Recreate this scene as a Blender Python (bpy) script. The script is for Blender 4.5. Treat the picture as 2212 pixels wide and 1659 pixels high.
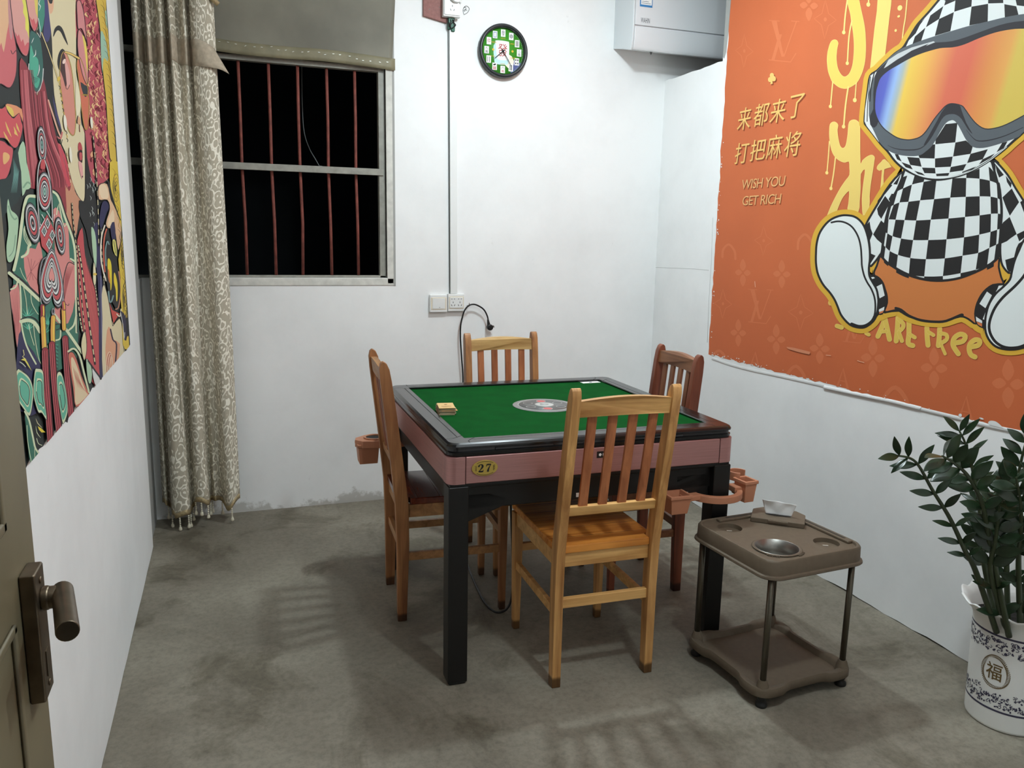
import bpy, bmesh, math, random
from mathutils import Vector, Matrix
from mathutils.geometry import tessellate_polygon
for o in list(bpy.data.objects): bpy.data.objects.remove(o)
S = bpy.context.scene
COL = S.collection
rng = random.Random(7)
PI = math.pi

# ------------------------------------------------------------------ camera
W, H = 2212, 1659
FPX = 1716.3
CAM_H = 1.4
def cam_rows(yaw=0.342469879, pitch=0.181619625, roll=0.0189203126):
    cy, sy, cp, sp = math.cos(yaw), math.sin(yaw), math.cos(pitch), math.sin(pitch)
    fwd = Vector((sy*cp, cy*cp, -sp)); right = Vector((cy, -sy, 0)); up = right.cross(fwd)
    cr, sr = math.cos(roll), math.sin(roll)
    return cr*right + sr*up, sr*right - cr*up, fwd          # right, down, forward
RGT, DWN, FWD = cam_rows()
cam_data = bpy.data.cameras.new('camera')
cam = bpy.data.objects.new('camera', cam_data); COL.objects.link(cam)
cam_data.sensor_width = 36.0; cam_data.lens = FPX/W*36.0; cam_data.clip_start = 0.02
mw = Matrix((( RGT.x, -DWN.x, -FWD.x, 0), (RGT.y, -DWN.y, -FWD.y, 0), (RGT.z, -DWN.z, -FWD.z, CAM_H), (0, 0, 0, 1)))
cam.matrix_world = mw
S.camera = cam

# ------------------------------------------------------------------ world, lamps, exposure
wd = bpy.data.worlds.new('night'); S.world = wd; wd.use_nodes = True
wd.node_tree.nodes['Background'].inputs[0].default_value = (0.020, 0.026, 0.032, 1)
wd.node_tree.nodes['Background'].inputs[1].default_value = 0.35
def lamp(name, loc, power, radius, color):
    d = bpy.data.lights.new(name, 'POINT'); d.energy = power; d.shadow_soft_size = radius; d.color = color
    o = bpy.data.objects.new(name, d); o.location = loc; COL.objects.link(o); return o
CW = (0.85, 0.985, 1.04)
lamp('ceiling_bulb', (1.30, 2.90, 2.72), 21, 0.06, CW)
lamp('ceiling_bulb_front', (1.05, 0.98, 2.74), 20, 0.06, CW)
def add_down_light(name, loc, power):                                       # extra downward disk lamp added below each bulb to even out the walls' brightness
    d = bpy.data.lights.new(name, 'AREA'); d.shape = 'DISK'; d.size = .12; d.energy = power; d.color = CW
    o = bpy.data.objects.new(name, d); o.location = loc; COL.objects.link(o)
add_down_light('added_down_light', (1.30, 2.90, 2.70), 13)
add_down_light('added_down_light_front', (1.05, 0.98, 2.72), 8)
S.view_settings.view_transform = 'Standard'; S.view_settings.look = 'None'
S.view_settings.gamma = 1.0; S.view_settings.use_curve_mapping = False
S.view_settings.exposure = 0.25

# ------------------------------------------------------------------ measuring: a photo pixel meets a known plane of the room
def ray(x, y):
    return RGT*((x-W/2)/FPX) + DWN*((y-H/2)/FPX) + FWD
def on_plane(x, y, ax, v):
    d = ray(x, y); o = Vector((0, 0, CAM_H)); return o + d*((v-o[ax])/d[ax])

# ------------------------------------------------------------------ helpers
class MB:
    """collects shapes and links them as ONE mesh object"""
    def __init__(s): s.v = []; s.f = []; s.m = []; s.sm = []
    def add(s, vs, fs, mi=0, smooth=False):
        b = len(s.v); s.v += [tuple(p) for p in vs]
        for f in fs: s.f.append([b+i for i in f]); s.m.append(mi); s.sm.append(smooth)
        return s
    def box(s, c, d, mi=0, rz=0, rx=0, ry=0, taper=(1, 1)):
        x, y, z = d[0]/2, d[1]/2, d[2]/2
        R = Matrix.Rotation(rz, 3, 'Z') @ Matrix.Rotation(ry, 3, 'Y') @ Matrix.Rotation(rx, 3, 'X')
        p = [(-x*taper[0], -y*taper[1], -z), (x*taper[0], -y*taper[1], -z), (x*taper[0], y*taper[1], -z), (-x*taper[0], y*taper[1], -z), (-x, -y, z), (x, -y, z), (x, y, z), (-x, y, z)]
        s.add([R @ Vector(q) + Vector(c) for q in p], [(3, 2, 1, 0), (4, 5, 6, 7), (0, 1, 5, 4), (1, 2, 6, 5), (2, 3, 7, 6), (3, 0, 4, 7)], mi); return s
    def bx(s, x0, x1, y0, y1, z0, z1, mi=0):
        return s.box(((x0+x1)/2, (y0+y1)/2, (z0+z1)/2), (x1-x0, y1-y0, z1-z0), mi)
    def prism(s, pts, fn, t, mi=0, smooth=False):
        """polygon pts (2D), fn(u,v,w)->3D, from w=0 to w=t"""
        n = len(pts); vs = [fn(u, v, 0) for u, v in pts] + [fn(u, v, t) for u, v in pts]
        tri = tessellate_polygon([[Vector((u, v, 0)) for u, v in pts]])
        fs = [tuple(t3) for t3 in tri] + [tuple(n+i for i in reversed(t3)) for t3 in tri]
        s.add(vs, fs, mi); b = len(s.v)-2*n
        for i in range(n):
            j = (i+1) % n; s.f.append([b+i, b+j, b+n+j, b+n+i]); s.m.append(mi); s.sm.append(smooth)
        return s
    def lathe(s, prof, c=(0, 0, 0), n=32, mi=0, axis='Z', wave=None, caps=True, smooth=True):
        vs = []; fs = []
        for (r, z) in prof:
            for k in range(n):
                a = 2*PI*k/n; rr = r*(1 if wave is None else wave(a, z))
                zz = z
                if axis == 'Z': p = (rr*math.cos(a), rr*math.sin(a), zz)
                elif axis == 'Y': p = (rr*math.cos(a), zz, rr*math.sin(a))
                else: p = (zz, rr*math.cos(a), rr*math.sin(a))
                vs.append((p[0]+c[0], p[1]+c[1], p[2]+c[2]))
        for i in range(len(prof)-1):
            for k in range(n):
                k2 = (k+1) % n; fs.append((i*n+k, i*n+k2, (i+1)*n+k2, (i+1)*n+k))
        s.add(vs, fs, mi, smooth)
        if caps:
            b = len(s.v)-len(vs)
            for i in (0, len(prof)-1):
                if prof[i][0] > 1e-5: s.f.append([b+i*n+k for k in range(n)]); s.m.append(mi); s.sm.append(False)
        return s
    def tube(s, path, r, n=10, mi=0, caps=True, closed=False):
        path = [Vector(p) for p in path]; N = len(path); rs = r if isinstance(r, (list, tuple)) else [r]*N
        vs = []; fs = []; prev = None
        for i, p in enumerate(path):
            if closed: t = path[(i+1) % N]-path[i-1]
            else: t = path[min(i+1, N-1)]-path[max(i-1, 0)]
            t.normalize()
            if prev is None:
                a = Vector((0, 0, 1)) if abs(t.z) < .9 else Vector((1, 0, 0)); nn = (a-t*a.dot(t)).normalized()
            else: nn = (prev-t*prev.dot(t)).normalized()
            prev = nn; bb = t.cross(nn)
            for k in range(n):
                q = 2*PI*k/n; vs.append(p+(nn*math.cos(q)+bb*math.sin(q))*rs[i])
        for i in range(N if closed else N-1):
            i2 = (i+1) % N
            for k in range(n):
                k2 = (k+1) % n; fs.append((i*n+k, i*n+k2, i2*n+k2, i2*n+k))
        if caps and not closed: fs += [tuple(reversed(range(n))), tuple((N-1)*n+k for k in range(n))]
        s.add(vs, fs, mi, True); return s
    def grid(s, fn, nu, nv, mi=0, smooth=True):
        vs = [fn(i/nu, j/nv) for j in range(nv+1) for i in range(nu+1)]
        fs = [(j*(nu+1)+i, j*(nu+1)+i+1, (j+1)*(nu+1)+i+1, (j+1)*(nu+1)+i) for j in range(nv) for i in range(nu)]
        s.add(vs, fs, mi, smooth); return s
    def ball(s, c, r, mi=0, n=12, sc=(1, 1, 1)):
        prof = [(max(r*math.sin(PI*i/8), 1e-6), -r*math.cos(PI*i/8)) for i in range(9)]
        b = len(s.v); s.lathe(prof, (0, 0, 0), n, mi, caps=False)
        for i in range(b, len(s.v)):
            p = s.v[i]; s.v[i] = (p[0]*sc[0]+c[0], p[1]*sc[1]+c[1], p[2]*sc[2]+c[2])
        return s
    def build(s, name, mats, parent=None, bevel=0, seg=2, off=None, solid=0):
        me = bpy.data.meshes.new(name)
        vs = s.v if off is None else [(p[0]-off[0], p[1]-off[1], p[2]-off[2]) for p in s.v]
        me.from_pydata(vs, [], s.f)
        if not isinstance(mats, (list, tuple)): mats = [mats]
        for m in mats: me.materials.append(m)
        me.polygons.foreach_set('material_index', s.m); me.polygons.foreach_set('use_smooth', s.sm)
        if not getattr(s, 'flat', False):
            b = bmesh.new(); b.from_mesh(me); bmesh.ops.recalc_face_normals(b, faces=b.faces); b.to_mesh(me); b.free()
        me.update()
        o = bpy.data.objects.new(name, me); COL.objects.link(o)
        if parent: o.parent = parent
        if solid:
            md = o.modifiers.new('solid', 'SOLIDIFY'); md.thickness = solid; md.offset = 0
        if bevel:
            md = o.modifiers.new('bevel', 'BEVEL'); md.width = bevel; md.segments = seg; md.limit_method = 'ANGLE'; md.angle_limit = 0.6; md.harden_normals = False
            me.polygons.foreach_set('use_smooth', [True]*len(me.polygons))
            try:
                wn = o.modifiers.new('wn', 'WEIGHTED_NORMAL'); wn.keep_sharp = True
            except Exception: pass
        return o
def thing(name, label, cat, loc=(0, 0, 0), rz=0, group=None):
    o = bpy.data.objects.new(name, None); COL.objects.link(o); o.empty_display_size = .05
    o.location = loc; o.rotation_euler = (0, 0, rz); return tag(o, label, cat, group)
def tag(o, label, cat, group=None, kind=None):
    if label: o['label'] = label
    if cat: o['category'] = cat
    if group: o['group'] = group
    if kind: o['kind'] = kind
    return o
def struct(o, label=None):
    o['kind'] = 'structure'
    if label: o['label'] = label
    return o
def spline(pts, n=6, closed=False):
    P = [Vector(p) for p in pts]; out = []; N = len(P)
    rg = range(N) if closed else range(N-1)
    for i in rg:
        if closed: p0, p1, p2, p3 = P[i-1], P[i], P[(i+1) % N], P[(i+2) % N]
        else: p0, p1, p2, p3 = P[max(i-1, 0)], P[i], P[i+1], P[min(i+2, N-1)]
        for k in range(n):
            t = k/n
            out.append(.5*((2*p1)+(p2-p0)*t+(2*p0-5*p1+4*p2-p3)*t*t+(3*p1-p0-3*p2+p3)*t**3))
    if not closed: out.append(P[-1])
    return out
def text_flat(txt, size, shear=0.0, bold=0.0, spacing=1.0):
    """letters as flat triangles in the xy plane -> verts, faces"""
    cu = bpy.data.curves.new('t', 'FONT'); cu.body = txt; cu.size = size; cu.shear = shear; cu.offset = bold
    cu.space_character = spacing; cu.resolution_u = 4
    ob = bpy.data.objects.new('t', cu); COL.objects.link(ob)
    dg = bpy.context.evaluated_depsgraph_get(); dg.update()
    me = bpy.data.meshes.new_from_object(ob.evaluated_get(dg))
    vs = [(v.co.x, v.co.y) for v in me.vertices]; fs = [tuple(p.vertices) for p in me.polygons]
    bpy.data.objects.remove(ob); bpy.data.curves.remove(cu); bpy.data.meshes.remove(me)
    return vs, fs
def put_text(mb, txt, size, fn, mi=0, fit=None, **kw):
    """fn(u,v)->3D ; fit=(u0,v0,u1,v1) stretches the text to that box"""
    vs, fs = text_flat(txt, size, **kw)
    if not vs: return
    if fit:
        x0 = min(v[0] for v in vs); x1 = max(v[0] for v in vs); y0 = min(v[1] for v in vs); y1 = max(v[1] for v in vs)
        sx = (fit[2]-fit[0])/max(x1-x0, 1e-6); sy = (fit[3]-fit[1])/max(y1-y0, 1e-6)
        vs = [(fit[0]+(a-x0)*sx, fit[1]+(b-y0)*sy) for a, b in vs]
    mb.add([fn(a, b) for a, b in vs], fs, mi)

# ------------------------------------------------------------------ materials
def lin(c):
    return tuple(((x/255)/12.92 if x/255 <= .04045 else ((x/255+.055)/1.055)**2.4) for x in c)
def mat(name, rgb, rough=.6, metal=0, spec=.5, noise=0, nscale=20, bump=0, bscale=200, coat=0, sub=None, trans=0, alpha=1):
    m = bpy.data.materials.new(name); m.use_nodes = True; nt = m.node_tree; b = nt.nodes['Principled BSDF']
    c = lin(rgb); b.inputs['Base Color'].default_value = (*c, 1); b.inputs['Roughness'].default_value = rough
    b.inputs['Metallic'].default_value = metal; b.inputs['Specular IOR Level'].default_value = spec
    if coat: b.inputs['Coat Weight'].default_value = coat; b.inputs['Coat Roughness'].default_value = .1
    if alpha < 1: b.inputs['Alpha'].default_value = alpha
    if trans: b.inputs['Transmission Weight'].default_value = trans
    tc = None
    if noise or bump: tc = nt.nodes.new('ShaderNodeTexCoord')
    if noise:
        n = nt.nodes.new('ShaderNodeTexNoise'); n.inputs['Scale'].default_value = nscale; n.inputs['Detail'].default_value = 6
        nt.links.new(tc.outputs['Object'], n.inputs['Vector'])
        r = nt.nodes.new('ShaderNodeValToRGB'); r.color_ramp.elements[0].position = .3; r.color_ramp.elements[1].position = .7
        r.color_ramp.elements[0].color = (*[x*(1-noise) for x in c], 1); r.color_ramp.elements[1].color = (*[min(1, x*(1+noise*.6)) for x in c], 1)
        nt.links.new(n.outputs['Fac'], r.inputs[0]); nt.links.new(r.outputs[0], b.inputs['Base Color'])
    if bump:
        n = nt.nodes.new('ShaderNodeTexNoise'); n.inputs['Scale'].default_value = bscale; n.inputs['Detail'].default_value = 4
        nt.links.new(tc.outputs['Object'], n.inputs['Vector'])
        bp = nt.nodes.new('ShaderNodeBump'); bp.inputs['Strength'].default_value = bump; bp.inputs['Distance'].default_value = .002
        nt.links.new(n.outputs['Fac'], bp.inputs['Height']); nt.links.new(bp.outputs[0], b.inputs['Normal'])
    return m
def N(nt, t, **kw):
    n = nt.nodes.new(t)
    for k, v in kw.items():
        if k in n.inputs: n.inputs[k].default_value = v
        else: setattr(n, k, v)
    return n
def ramp(nt, src, stops):
    r = nt.nodes.new('ShaderNodeValToRGB'); e = r.color_ramp.elements
    while len(e) < len(stops): e.new(.5)
    for i, (p, c) in enumerate(stops): e[i].position = p; e[i].color = (*c, 1)
    nt.links.new(src, r.inputs[0]); return r
def wood(name, dark, light, axis='Z', rough=.42, seed=0, foot=False):
    m = bpy.data.materials.new(name); m.use_nodes = True; nt = m.node_tree; b = nt.nodes['Principled BSDF']; L = nt.links
    tc = N(nt, 'ShaderNodeTexCoord'); mp = N(nt, 'ShaderNodeMapping')
    sc = {'X': (2.2, 38, 38), 'Y': (38, 2.2, 38), 'Z': (38, 38, 2.2)}[axis]
    mp.inputs['Scale'].default_value = sc; mp.inputs['Location'].default_value = (seed*3.1, seed*1.7, seed*2.3)
    L.new(tc.outputs['Object'], mp.inputs['Vector'])
    n1 = N(nt, 'ShaderNodeTexNoise', Scale=1.0, Detail=5.0, Roughness=.6, Distortion=.6); L.new(mp.outputs[0], n1.inputs['Vector'])
    mid = tuple((a+c)/2 for a, c in zip(dark, light))
    r1 = ramp(nt, n1.outputs['Fac'], [(.30, lin(dark)), (.46, lin(mid)), (.66, lin(light))])
    mp2 = N(nt, 'ShaderNodeMapping'); mp2.inputs['Scale'].default_value = tuple(x*.22 if x > 5 else x*1.5 for x in sc)
    mp2.inputs['Location'].default_value = (seed, seed*2, seed*.7); L.new(tc.outputs['Object'], mp2.inputs['Vector'])
    n2 = N(nt, 'ShaderNodeTexNoise', Scale=1.3, Detail=3.0); L.new(mp2.outputs[0], n2.inputs['Vector'])
    mx = N(nt, 'ShaderNodeMix'); mx.data_type = 'RGBA'; mx.blend_type = 'MULTIPLY'; mx.inputs[0].default_value = .75
    r2 = ramp(nt, n2.outputs['Fac'], [(.3, (.62, .52, .46)), (.6, (1, 1, 1))])
    L.new(r1.outputs[0], mx.inputs[6]); L.new(r2.outputs[0], mx.inputs[7]); out = mx.outputs[2]
    if foot:                                                             # grime where the feet stand on the floor
        sp = N(nt, 'ShaderNodeSeparateXYZ'); L.new(tc.outputs['Object'], sp.inputs[0])
        ad = N(nt, 'ShaderNodeMath', operation='MULTIPLY_ADD'); L.new(n2.outputs['Fac'], ad.inputs[0]); ad.inputs[1].default_value = -.03; L.new(sp.outputs['Z'], ad.inputs[2])
        r3 = ramp(nt, ad.outputs[0], [(.014, (.22, .2, .18)), (.024, (1, 1, 1))])
        m2 = N(nt, 'ShaderNodeMix'); m2.data_type = 'RGBA'; m2.blend_type = 'MULTIPLY'; m2.inputs[0].default_value = 1
        L.new(out, m2.inputs[6]); L.new(r3.outputs[0], m2.inputs[7]); out = m2.outputs[2]
    L.new(out, b.inputs['Base Color']); b.inputs['Roughness'].default_value = rough
    bp = N(nt, 'ShaderNodeBump'); bp.inputs['Strength'].default_value = .12; bp.inputs['Distance'].default_value = .001
    L.new(n1.outputs['Fac'], bp.inputs['Height']); L.new(bp.outputs[0], b.inputs['Normal'])
    return m

def wall_paint(name, rgb=(246, 246, 245), dirt=.25, low=True):
    m = bpy.data.materials.new(name); m.use_nodes = True; nt = m.node_tree; b = nt.nodes['Principled BSDF']; L = nt.links
    geo = N(nt, 'ShaderNodeNewGeometry'); c = lin(rgb)
    n1 = N(nt, 'ShaderNodeTexNoise', Scale=1.6, Detail=6.0, Roughness=.62); L.new(geo.outputs['Position'], n1.inputs['Vector'])
    r1 = ramp(nt, n1.outputs['Fac'], [(.32, tuple(x*.90 for x in c)), (.62, c)])
    # scuffs: sparse short dark marks
    n2 = N(nt, 'ShaderNodeTexNoise', Scale=13.0, Detail=8.0, Roughness=.75); L.new(geo.outputs['Position'], n2.inputs['Vector'])
    r2 = ramp(nt, n2.outputs['Fac'], [(.66, (1, 1, 1)), (.74, (.45, .44, .43))])
    mx = N(nt, 'ShaderNodeMix'); mx.data_type = 'RGBA'; mx.blend_type = 'MULTIPLY'; mx.inputs[0].default_value = dirt
    L.new(r1.outputs[0], mx.inputs[6]); L.new(r2.outputs[0], mx.inputs[7]); out = mx.outputs[2]
    if low:                                                              # splashed dirt along the skirting line
        sp = N(nt, 'ShaderNodeSeparateXYZ'); L.new(geo.outputs['Position'], sp.inputs[0])
        n3 = N(nt, 'ShaderNodeTexNoise', Scale=5.0, Detail=5.0, Roughness=.7); L.new(geo.outputs['Position'], n3.inputs['Vector'])
        ma = N(nt, 'ShaderNodeMath', operation='MULTIPLY_ADD'); L.new(n3.outputs['Fac'], ma.inputs[0]); ma.inputs[1].default_value = -.42; L.new(sp.outputs['Z'], ma.inputs[2])
        r3 = ramp(nt, ma.outputs[0], [(0.0, (.55, .53, .49)), (.03, (1, 1, 1))]); r3.color_ramp.elements[0].position = 0
        ma.inputs[1].default_value = -.36
        ad = N(nt, 'ShaderNodeMath', operation='ADD'); L.new(ma.outputs[0], ad.inputs[0]); ad.inputs[1].default_value = .17
        L.new(ad.outputs[0], r3.inputs[0])
        m2 = N(nt, 'ShaderNodeMix'); m2.data_type = 'RGBA'; m2.blend_type = 'MULTIPLY'; m2.inputs[0].default_value = .8
        L.new(out, m2.inputs[6]); L.new(r3.outputs[0], m2.inputs[7]); out = m2.outputs[2]
    L.new(out, b.inputs['Base Color']); b.inputs['Roughness'].default_value = .75; b.inputs['Specular IOR Level'].default_value = .25
    n4 = N(nt, 'ShaderNodeTexNoise', Scale=9.0, Detail=5.0); L.new(geo.outputs['Position'], n4.inputs['Vector'])
    bp = N(nt, 'ShaderNodeBump'); bp.inputs['Strength'].default_value = .18; bp.inputs['Distance'].default_value = .01
    L.new(n4.outputs['Fac'], bp.inputs['Height']); L.new(bp.outputs[0], b.inputs['Normal'])
    return m
def concrete(name):
    m = bpy.data.materials.new(name); m.use_nodes = True; nt = m.node_tree; b = nt.nodes['Principled BSDF']; L = nt.links
    geo = N(nt, 'ShaderNodeNewGeometry')
    def noise(sc, det=8.0, ro=.6, dist=0.0):
        n = N(nt, 'ShaderNodeTexNoise', Scale=sc, Detail=det, Roughness=ro, Distortion=dist); L.new(geo.outputs['Position'], n.inputs['Vector']); return n.outputs['Fac']
    def mul(a, bb, f=1.0, mode='MULTIPLY'):
        mx = N(nt, 'ShaderNodeMix'); mx.data_type = 'RGBA'; mx.blend_type = mode; mx.inputs[0].default_value = f
        L.new(a, mx.inputs[6]); L.new(bb, mx.inputs[7]); return mx.outputs[2]
    base = ramp(nt, noise(1.5, 7.0, .62, .4), [(.30, lin((112, 105, 92))), (.5, lin((130, 123, 109))), (.70, lin((156, 149, 134)))]).outputs[0]
    stain = ramp(nt, noise(2.3, 9.0, .68, .8), [(.36, (.55, .53, .48)), (.48, (1, 1, 1))]).outputs[0]
    fine = ramp(nt, noise(48.0, 8.0, .75), [(.30, (.62, .61, .60)), (.56, (1, 1, 1))]).outputs[0]
    spots = ramp(nt, noise(17.0, 10.0, .8), [(.31, (.42, .40, .36)), (.36, (1, 1, 1))]).outputs[0]
    white = ramp(nt, noise(26.0, 4.0, .75), [(.735, (0, 0, 0)), (.77, (.25, .25, .24))]).outputs[0]
    o = mul(base, stain, .85); o = mul(o, fine, .8); o = mul(o, spots, .7); o = mul(o, white, 1.0, 'ADD')
    L.new(o, b.inputs['Base Color'])
    L.new(ramp(nt, noise(3.0), [(.3, (.55,)*3), (.7, (.8,)*3)]).outputs[0], b.inputs['Roughness']); b.inputs['Specular IOR Level'].default_value = .3
    bp = N(nt, 'ShaderNodeBump'); bp.inputs['Strength'].default_value = .3; bp.inputs['Distance'].default_value = .004
    L.new(noise(22.0, 8.0, .7), bp.inputs['Height']); L.new(bp.outputs[0], b.inputs['Normal'])
    return m
def lace(name):
    """cream paisley lace: scrolling vine rings and leaf shapes woven over a darker mesh, laid out in cloth coordinates"""
    m = bpy.data.materials.new(name); m.use_nodes = True; nt = m.node_tree; b = nt.nodes['Principled BSDF']; L = nt.links
    uv = N(nt, 'ShaderNodeUVMap')
    nz = N(nt, 'ShaderNodeTexNoise', Scale=20.0, Detail=2.0); L.new(uv.outputs[0], nz.inputs['Vector'])
    sub = N(nt, 'ShaderNodeVectorMath', operation='MULTIPLY_ADD'); L.new(nz.outputs['Color'], sub.inputs[0]); sub.inputs[1].default_value = (.03, .03, 0); L.new(uv.outputs[0], sub.inputs[2])
    v1 = N(nt, 'ShaderNodeTexVoronoi', Scale=24.0); L.new(sub.outputs[0], v1.inputs['Vector'])
    wv = N(nt, 'ShaderNodeMath', operation='SINE'); ml = N(nt, 'ShaderNodeMath', operation='MULTIPLY'); L.new(v1.outputs['Distance'], ml.inputs[0]); ml.inputs[1].default_value = 15.0; L.new(ml.outputs[0], wv.inputs[0])
    mp = N(nt, 'ShaderNodeMapping'); mp.inputs['Rotation'].default_value = (0, 0, .6); mp.inputs['Scale'].default_value = (60, 24, 1); L.new(sub.outputs[0], mp.inputs['Vector'])
    v2 = N(nt, 'ShaderNodeTexVoronoi', Scale=1.0); L.new(mp.outputs[0], v2.inputs['Vector'])
    leaf = ramp(nt, v2.outputs['Distance'], [(.22, (1, 1, 1)), (.34, (0, 0, 0))])
    ring = ramp(nt, wv.outputs[0], [(.35, (0, 0, 0)), (.62, (1, 1, 1))])
    mxx = N(nt, 'ShaderNodeMix'); mxx.data_type = 'RGBA'; mxx.blend_type = 'SUBTRACT'; mxx.inputs[0].default_value = .8; L.new(ring.outputs[0], mxx.inputs[6]); L.new(leaf.outputs[0], mxx.inputs[7])
    col = ramp(nt, mxx.outputs[2], [(.1, lin((182, 173, 154))), (.7, lin((242, 236, 220)))])
    L.new(col.outputs[0], b.inputs['Base Color']); b.inputs['Roughness'].default_value = .9; b.inputs['Specular IOR Level'].default_value = .1
    bp = N(nt, 'ShaderNodeBump'); bp.inputs['Strength'].default_value = .35; bp.inputs['Distance'].default_value = .002
    L.new(mxx.outputs[2], bp.inputs['Height']); L.new(bp.outputs[0], b.inputs['Normal'])
    return m
def brushed(name, rgb, rough=.38, axis='X'):
    m = mat(name, rgb, rough, .55); nt = m.node_tree; b = nt.nodes['Principled BSDF']
    tc = N(nt, 'ShaderNodeTexCoord'); mp = N(nt, 'ShaderNodeMapping'); mp.inputs['Scale'].default_value = (6, 6, 500); nt.links.new(tc.outputs['Object'], mp.inputs[0])
    n = N(nt, 'ShaderNodeTexNoise', Scale=1.0, Detail=3.0); nt.links.new(mp.outputs[0], n.inputs['Vector'])
    bp = N(nt, 'ShaderNodeBump'); bp.inputs['Strength'].default_value = .1; bp.inputs['Distance'].default_value = .0008
    nt.links.new(n.outputs['Fac'], bp.inputs['Height']); nt.links.new(bp.outputs[0], b.inputs['Normal'])
    c = lin(rgb); r = ramp(nt, n.outputs['Fac'], [(.3, tuple(x*.85 for x in c)), (.7, tuple(min(1, x*1.1) for x in c))]); nt.links.new(r.outputs[0], b.inputs['Base Color'])
    return m
M = dict(
    wall=wall_paint('white_wall_paint'), panel=wall_paint('partition_paint', (246, 246, 245), .18, False), cement=wall_paint('grey_plaster', (168, 168, 164), .5, False),
    floor=concrete('worn_concrete'), ceil=mat('ceiling_white', (245, 245, 244), .8),
    steel_paint=mat('grey_steel_paint', (150, 148, 138), .5, 0, noise=.2, nscale=30), rust=mat('rusty_bar', (128, 66, 56), .7, 0, noise=.35, nscale=25),
    frame_white=mat('chipped_white_plaster', (215, 213, 205), .8, noise=.15, nscale=25, bump=.4, bscale=60),
    black=mat('black_gloss', (18, 19, 21), .2, 0, .6), blackm=mat('black_matt', (20, 20, 20), .5), darkbox=mat('black_metal', (24, 23, 22), .4, .2),
    felt=mat('green_felt', (0, 76, 24), .95, 0, .1, noise=.18, nscale=14, bump=.3, bscale=900), rose=brushed('rose_gold_brushed', (182, 134, 130), .42),
    white=mat('white_plastic', (235, 236, 234), .35), cream=mat('cream_plastic', (226, 216, 196), .4), tan=mat('tan_plastic', (190, 128, 96), .5), taupe=mat('taupe_plastic', (104, 91, 75), .6, 0, .35, noise=.08, nscale=60),
    steel=mat('brushed_steel', (150, 148, 142), .38, 1, noise=.1, nscale=8), dullsteel=mat('dull_tube_steel', (104, 98, 86), .38, .9, noise=.12, nscale=12),
    rubber=mat('black_rubber', (18, 18, 17), .6), cord=mat('black_cord', (14, 14, 15), .42), gold=mat('gold_badge', (196, 168, 84), .4, .6), ink=mat('black_ink', (16, 15, 15), .6),
    paper=mat('white_paper', (244, 244, 242), .85), lace=lace('paisley_lace'), band=mat('taupe_jacquard_band', (186, 172, 152), .85, 0, .15, noise=.22, nscale=45, bump=.3, bscale=90),
    goldtrim=mat('gold_braid', (176, 156, 118), .6, .3, noise=.3, nscale=150), bead=mat('cream_tassel_bead', (214, 206, 184), .6),
    film=mat('dusty_film', (128, 124, 110), .62, 0, .4, noise=.30, nscale=3.2), filmhem=mat('yellowed_film_hem', (130, 123, 98), .55, 0, .4, noise=.25, nscale=12), staple=mat('staple', (230, 230, 225), .3, .6),
    boardwood=mat('red_brown_board', (150, 104, 98), .75, noise=.18, nscale=60, bump=.5, bscale=160),
    doorp=mat('olive_door_paint', (118, 108, 84), .38, 0, .5, noise=.12, nscale=9), lock=mat('aged_brass', (122, 108, 90), .36, .85, noise=.3, nscale=30),
    acw=mat('air_con_white', (242, 244, 245), .28), acg=mat('air_con_silver', (226, 229, 231), .25, 0), blue=mat('label_blue', (60, 132, 190), .5),
    soil=mat('dark_soil', (26, 22, 18), .95, noise=.6, nscale=60, bump=1, bscale=120), potw=mat('white_ceramic', (244, 244, 241), .3), indigo=mat('indigo_print', (62, 60, 84), .4), goldprint=mat('brown_gold_print', (110, 88, 48), .45),
    leaf=mat('waxy_leaf', (36, 56, 34), .26, 0, .5, noise=.35, nscale=25), stem=mat('plant_stem', (52, 64, 38), .45), teal=mat('dim_teal_glass', (58, 82, 84), .15),
    night=mat('outdoor_wall', (38, 42, 44), .9, noise=.4, nscale=2), tin=mat('card_tan', (222, 184, 122), .6), cardw=mat('card_edge', (196, 180, 148), .7), cardo=mat('card_orange', (224, 158, 92), .6), cableg=mat('grey_cable', (120, 124, 124), .5), green=mat('green_wire', (40, 96, 76), .5),
)
# ------------------------------------------------------------------ the room
XL, XR, YB, ZC = -0.373, 2.329, 4.097, 2.88
PAN_END = 3.722
WX0, WX1, WZ0, WZ1 = -0.50, 0.768, 1.186, 2.72          # window opening
mb = MB(); mb.bx(-1.2, 3.5, -1.6, YB+.02, -.08, 0); struct(mb.build('floor', M['floor']), 'worn grey concrete floor')
mb = MB(); mb.bx(-1.2, 3.5, -1.6, YB+.3, ZC, ZC+.1); struct(mb.build('ceiling', M['ceil']))
mb = MB()
mb.bx(-.6, WX0, YB, YB+.24, 0, ZC+.05); mb.bx(WX1, 3.5, YB, YB+.24, 0, ZC+.05); mb.bx(WX0, WX1, YB, YB+.24, 0, WZ0); mb.bx(WX0, WX1, YB, YB+.24, WZ1, ZC+.05)
wall_back = struct(mb.build('wall_back', M['wall']), 'scuffed white back wall')
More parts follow.
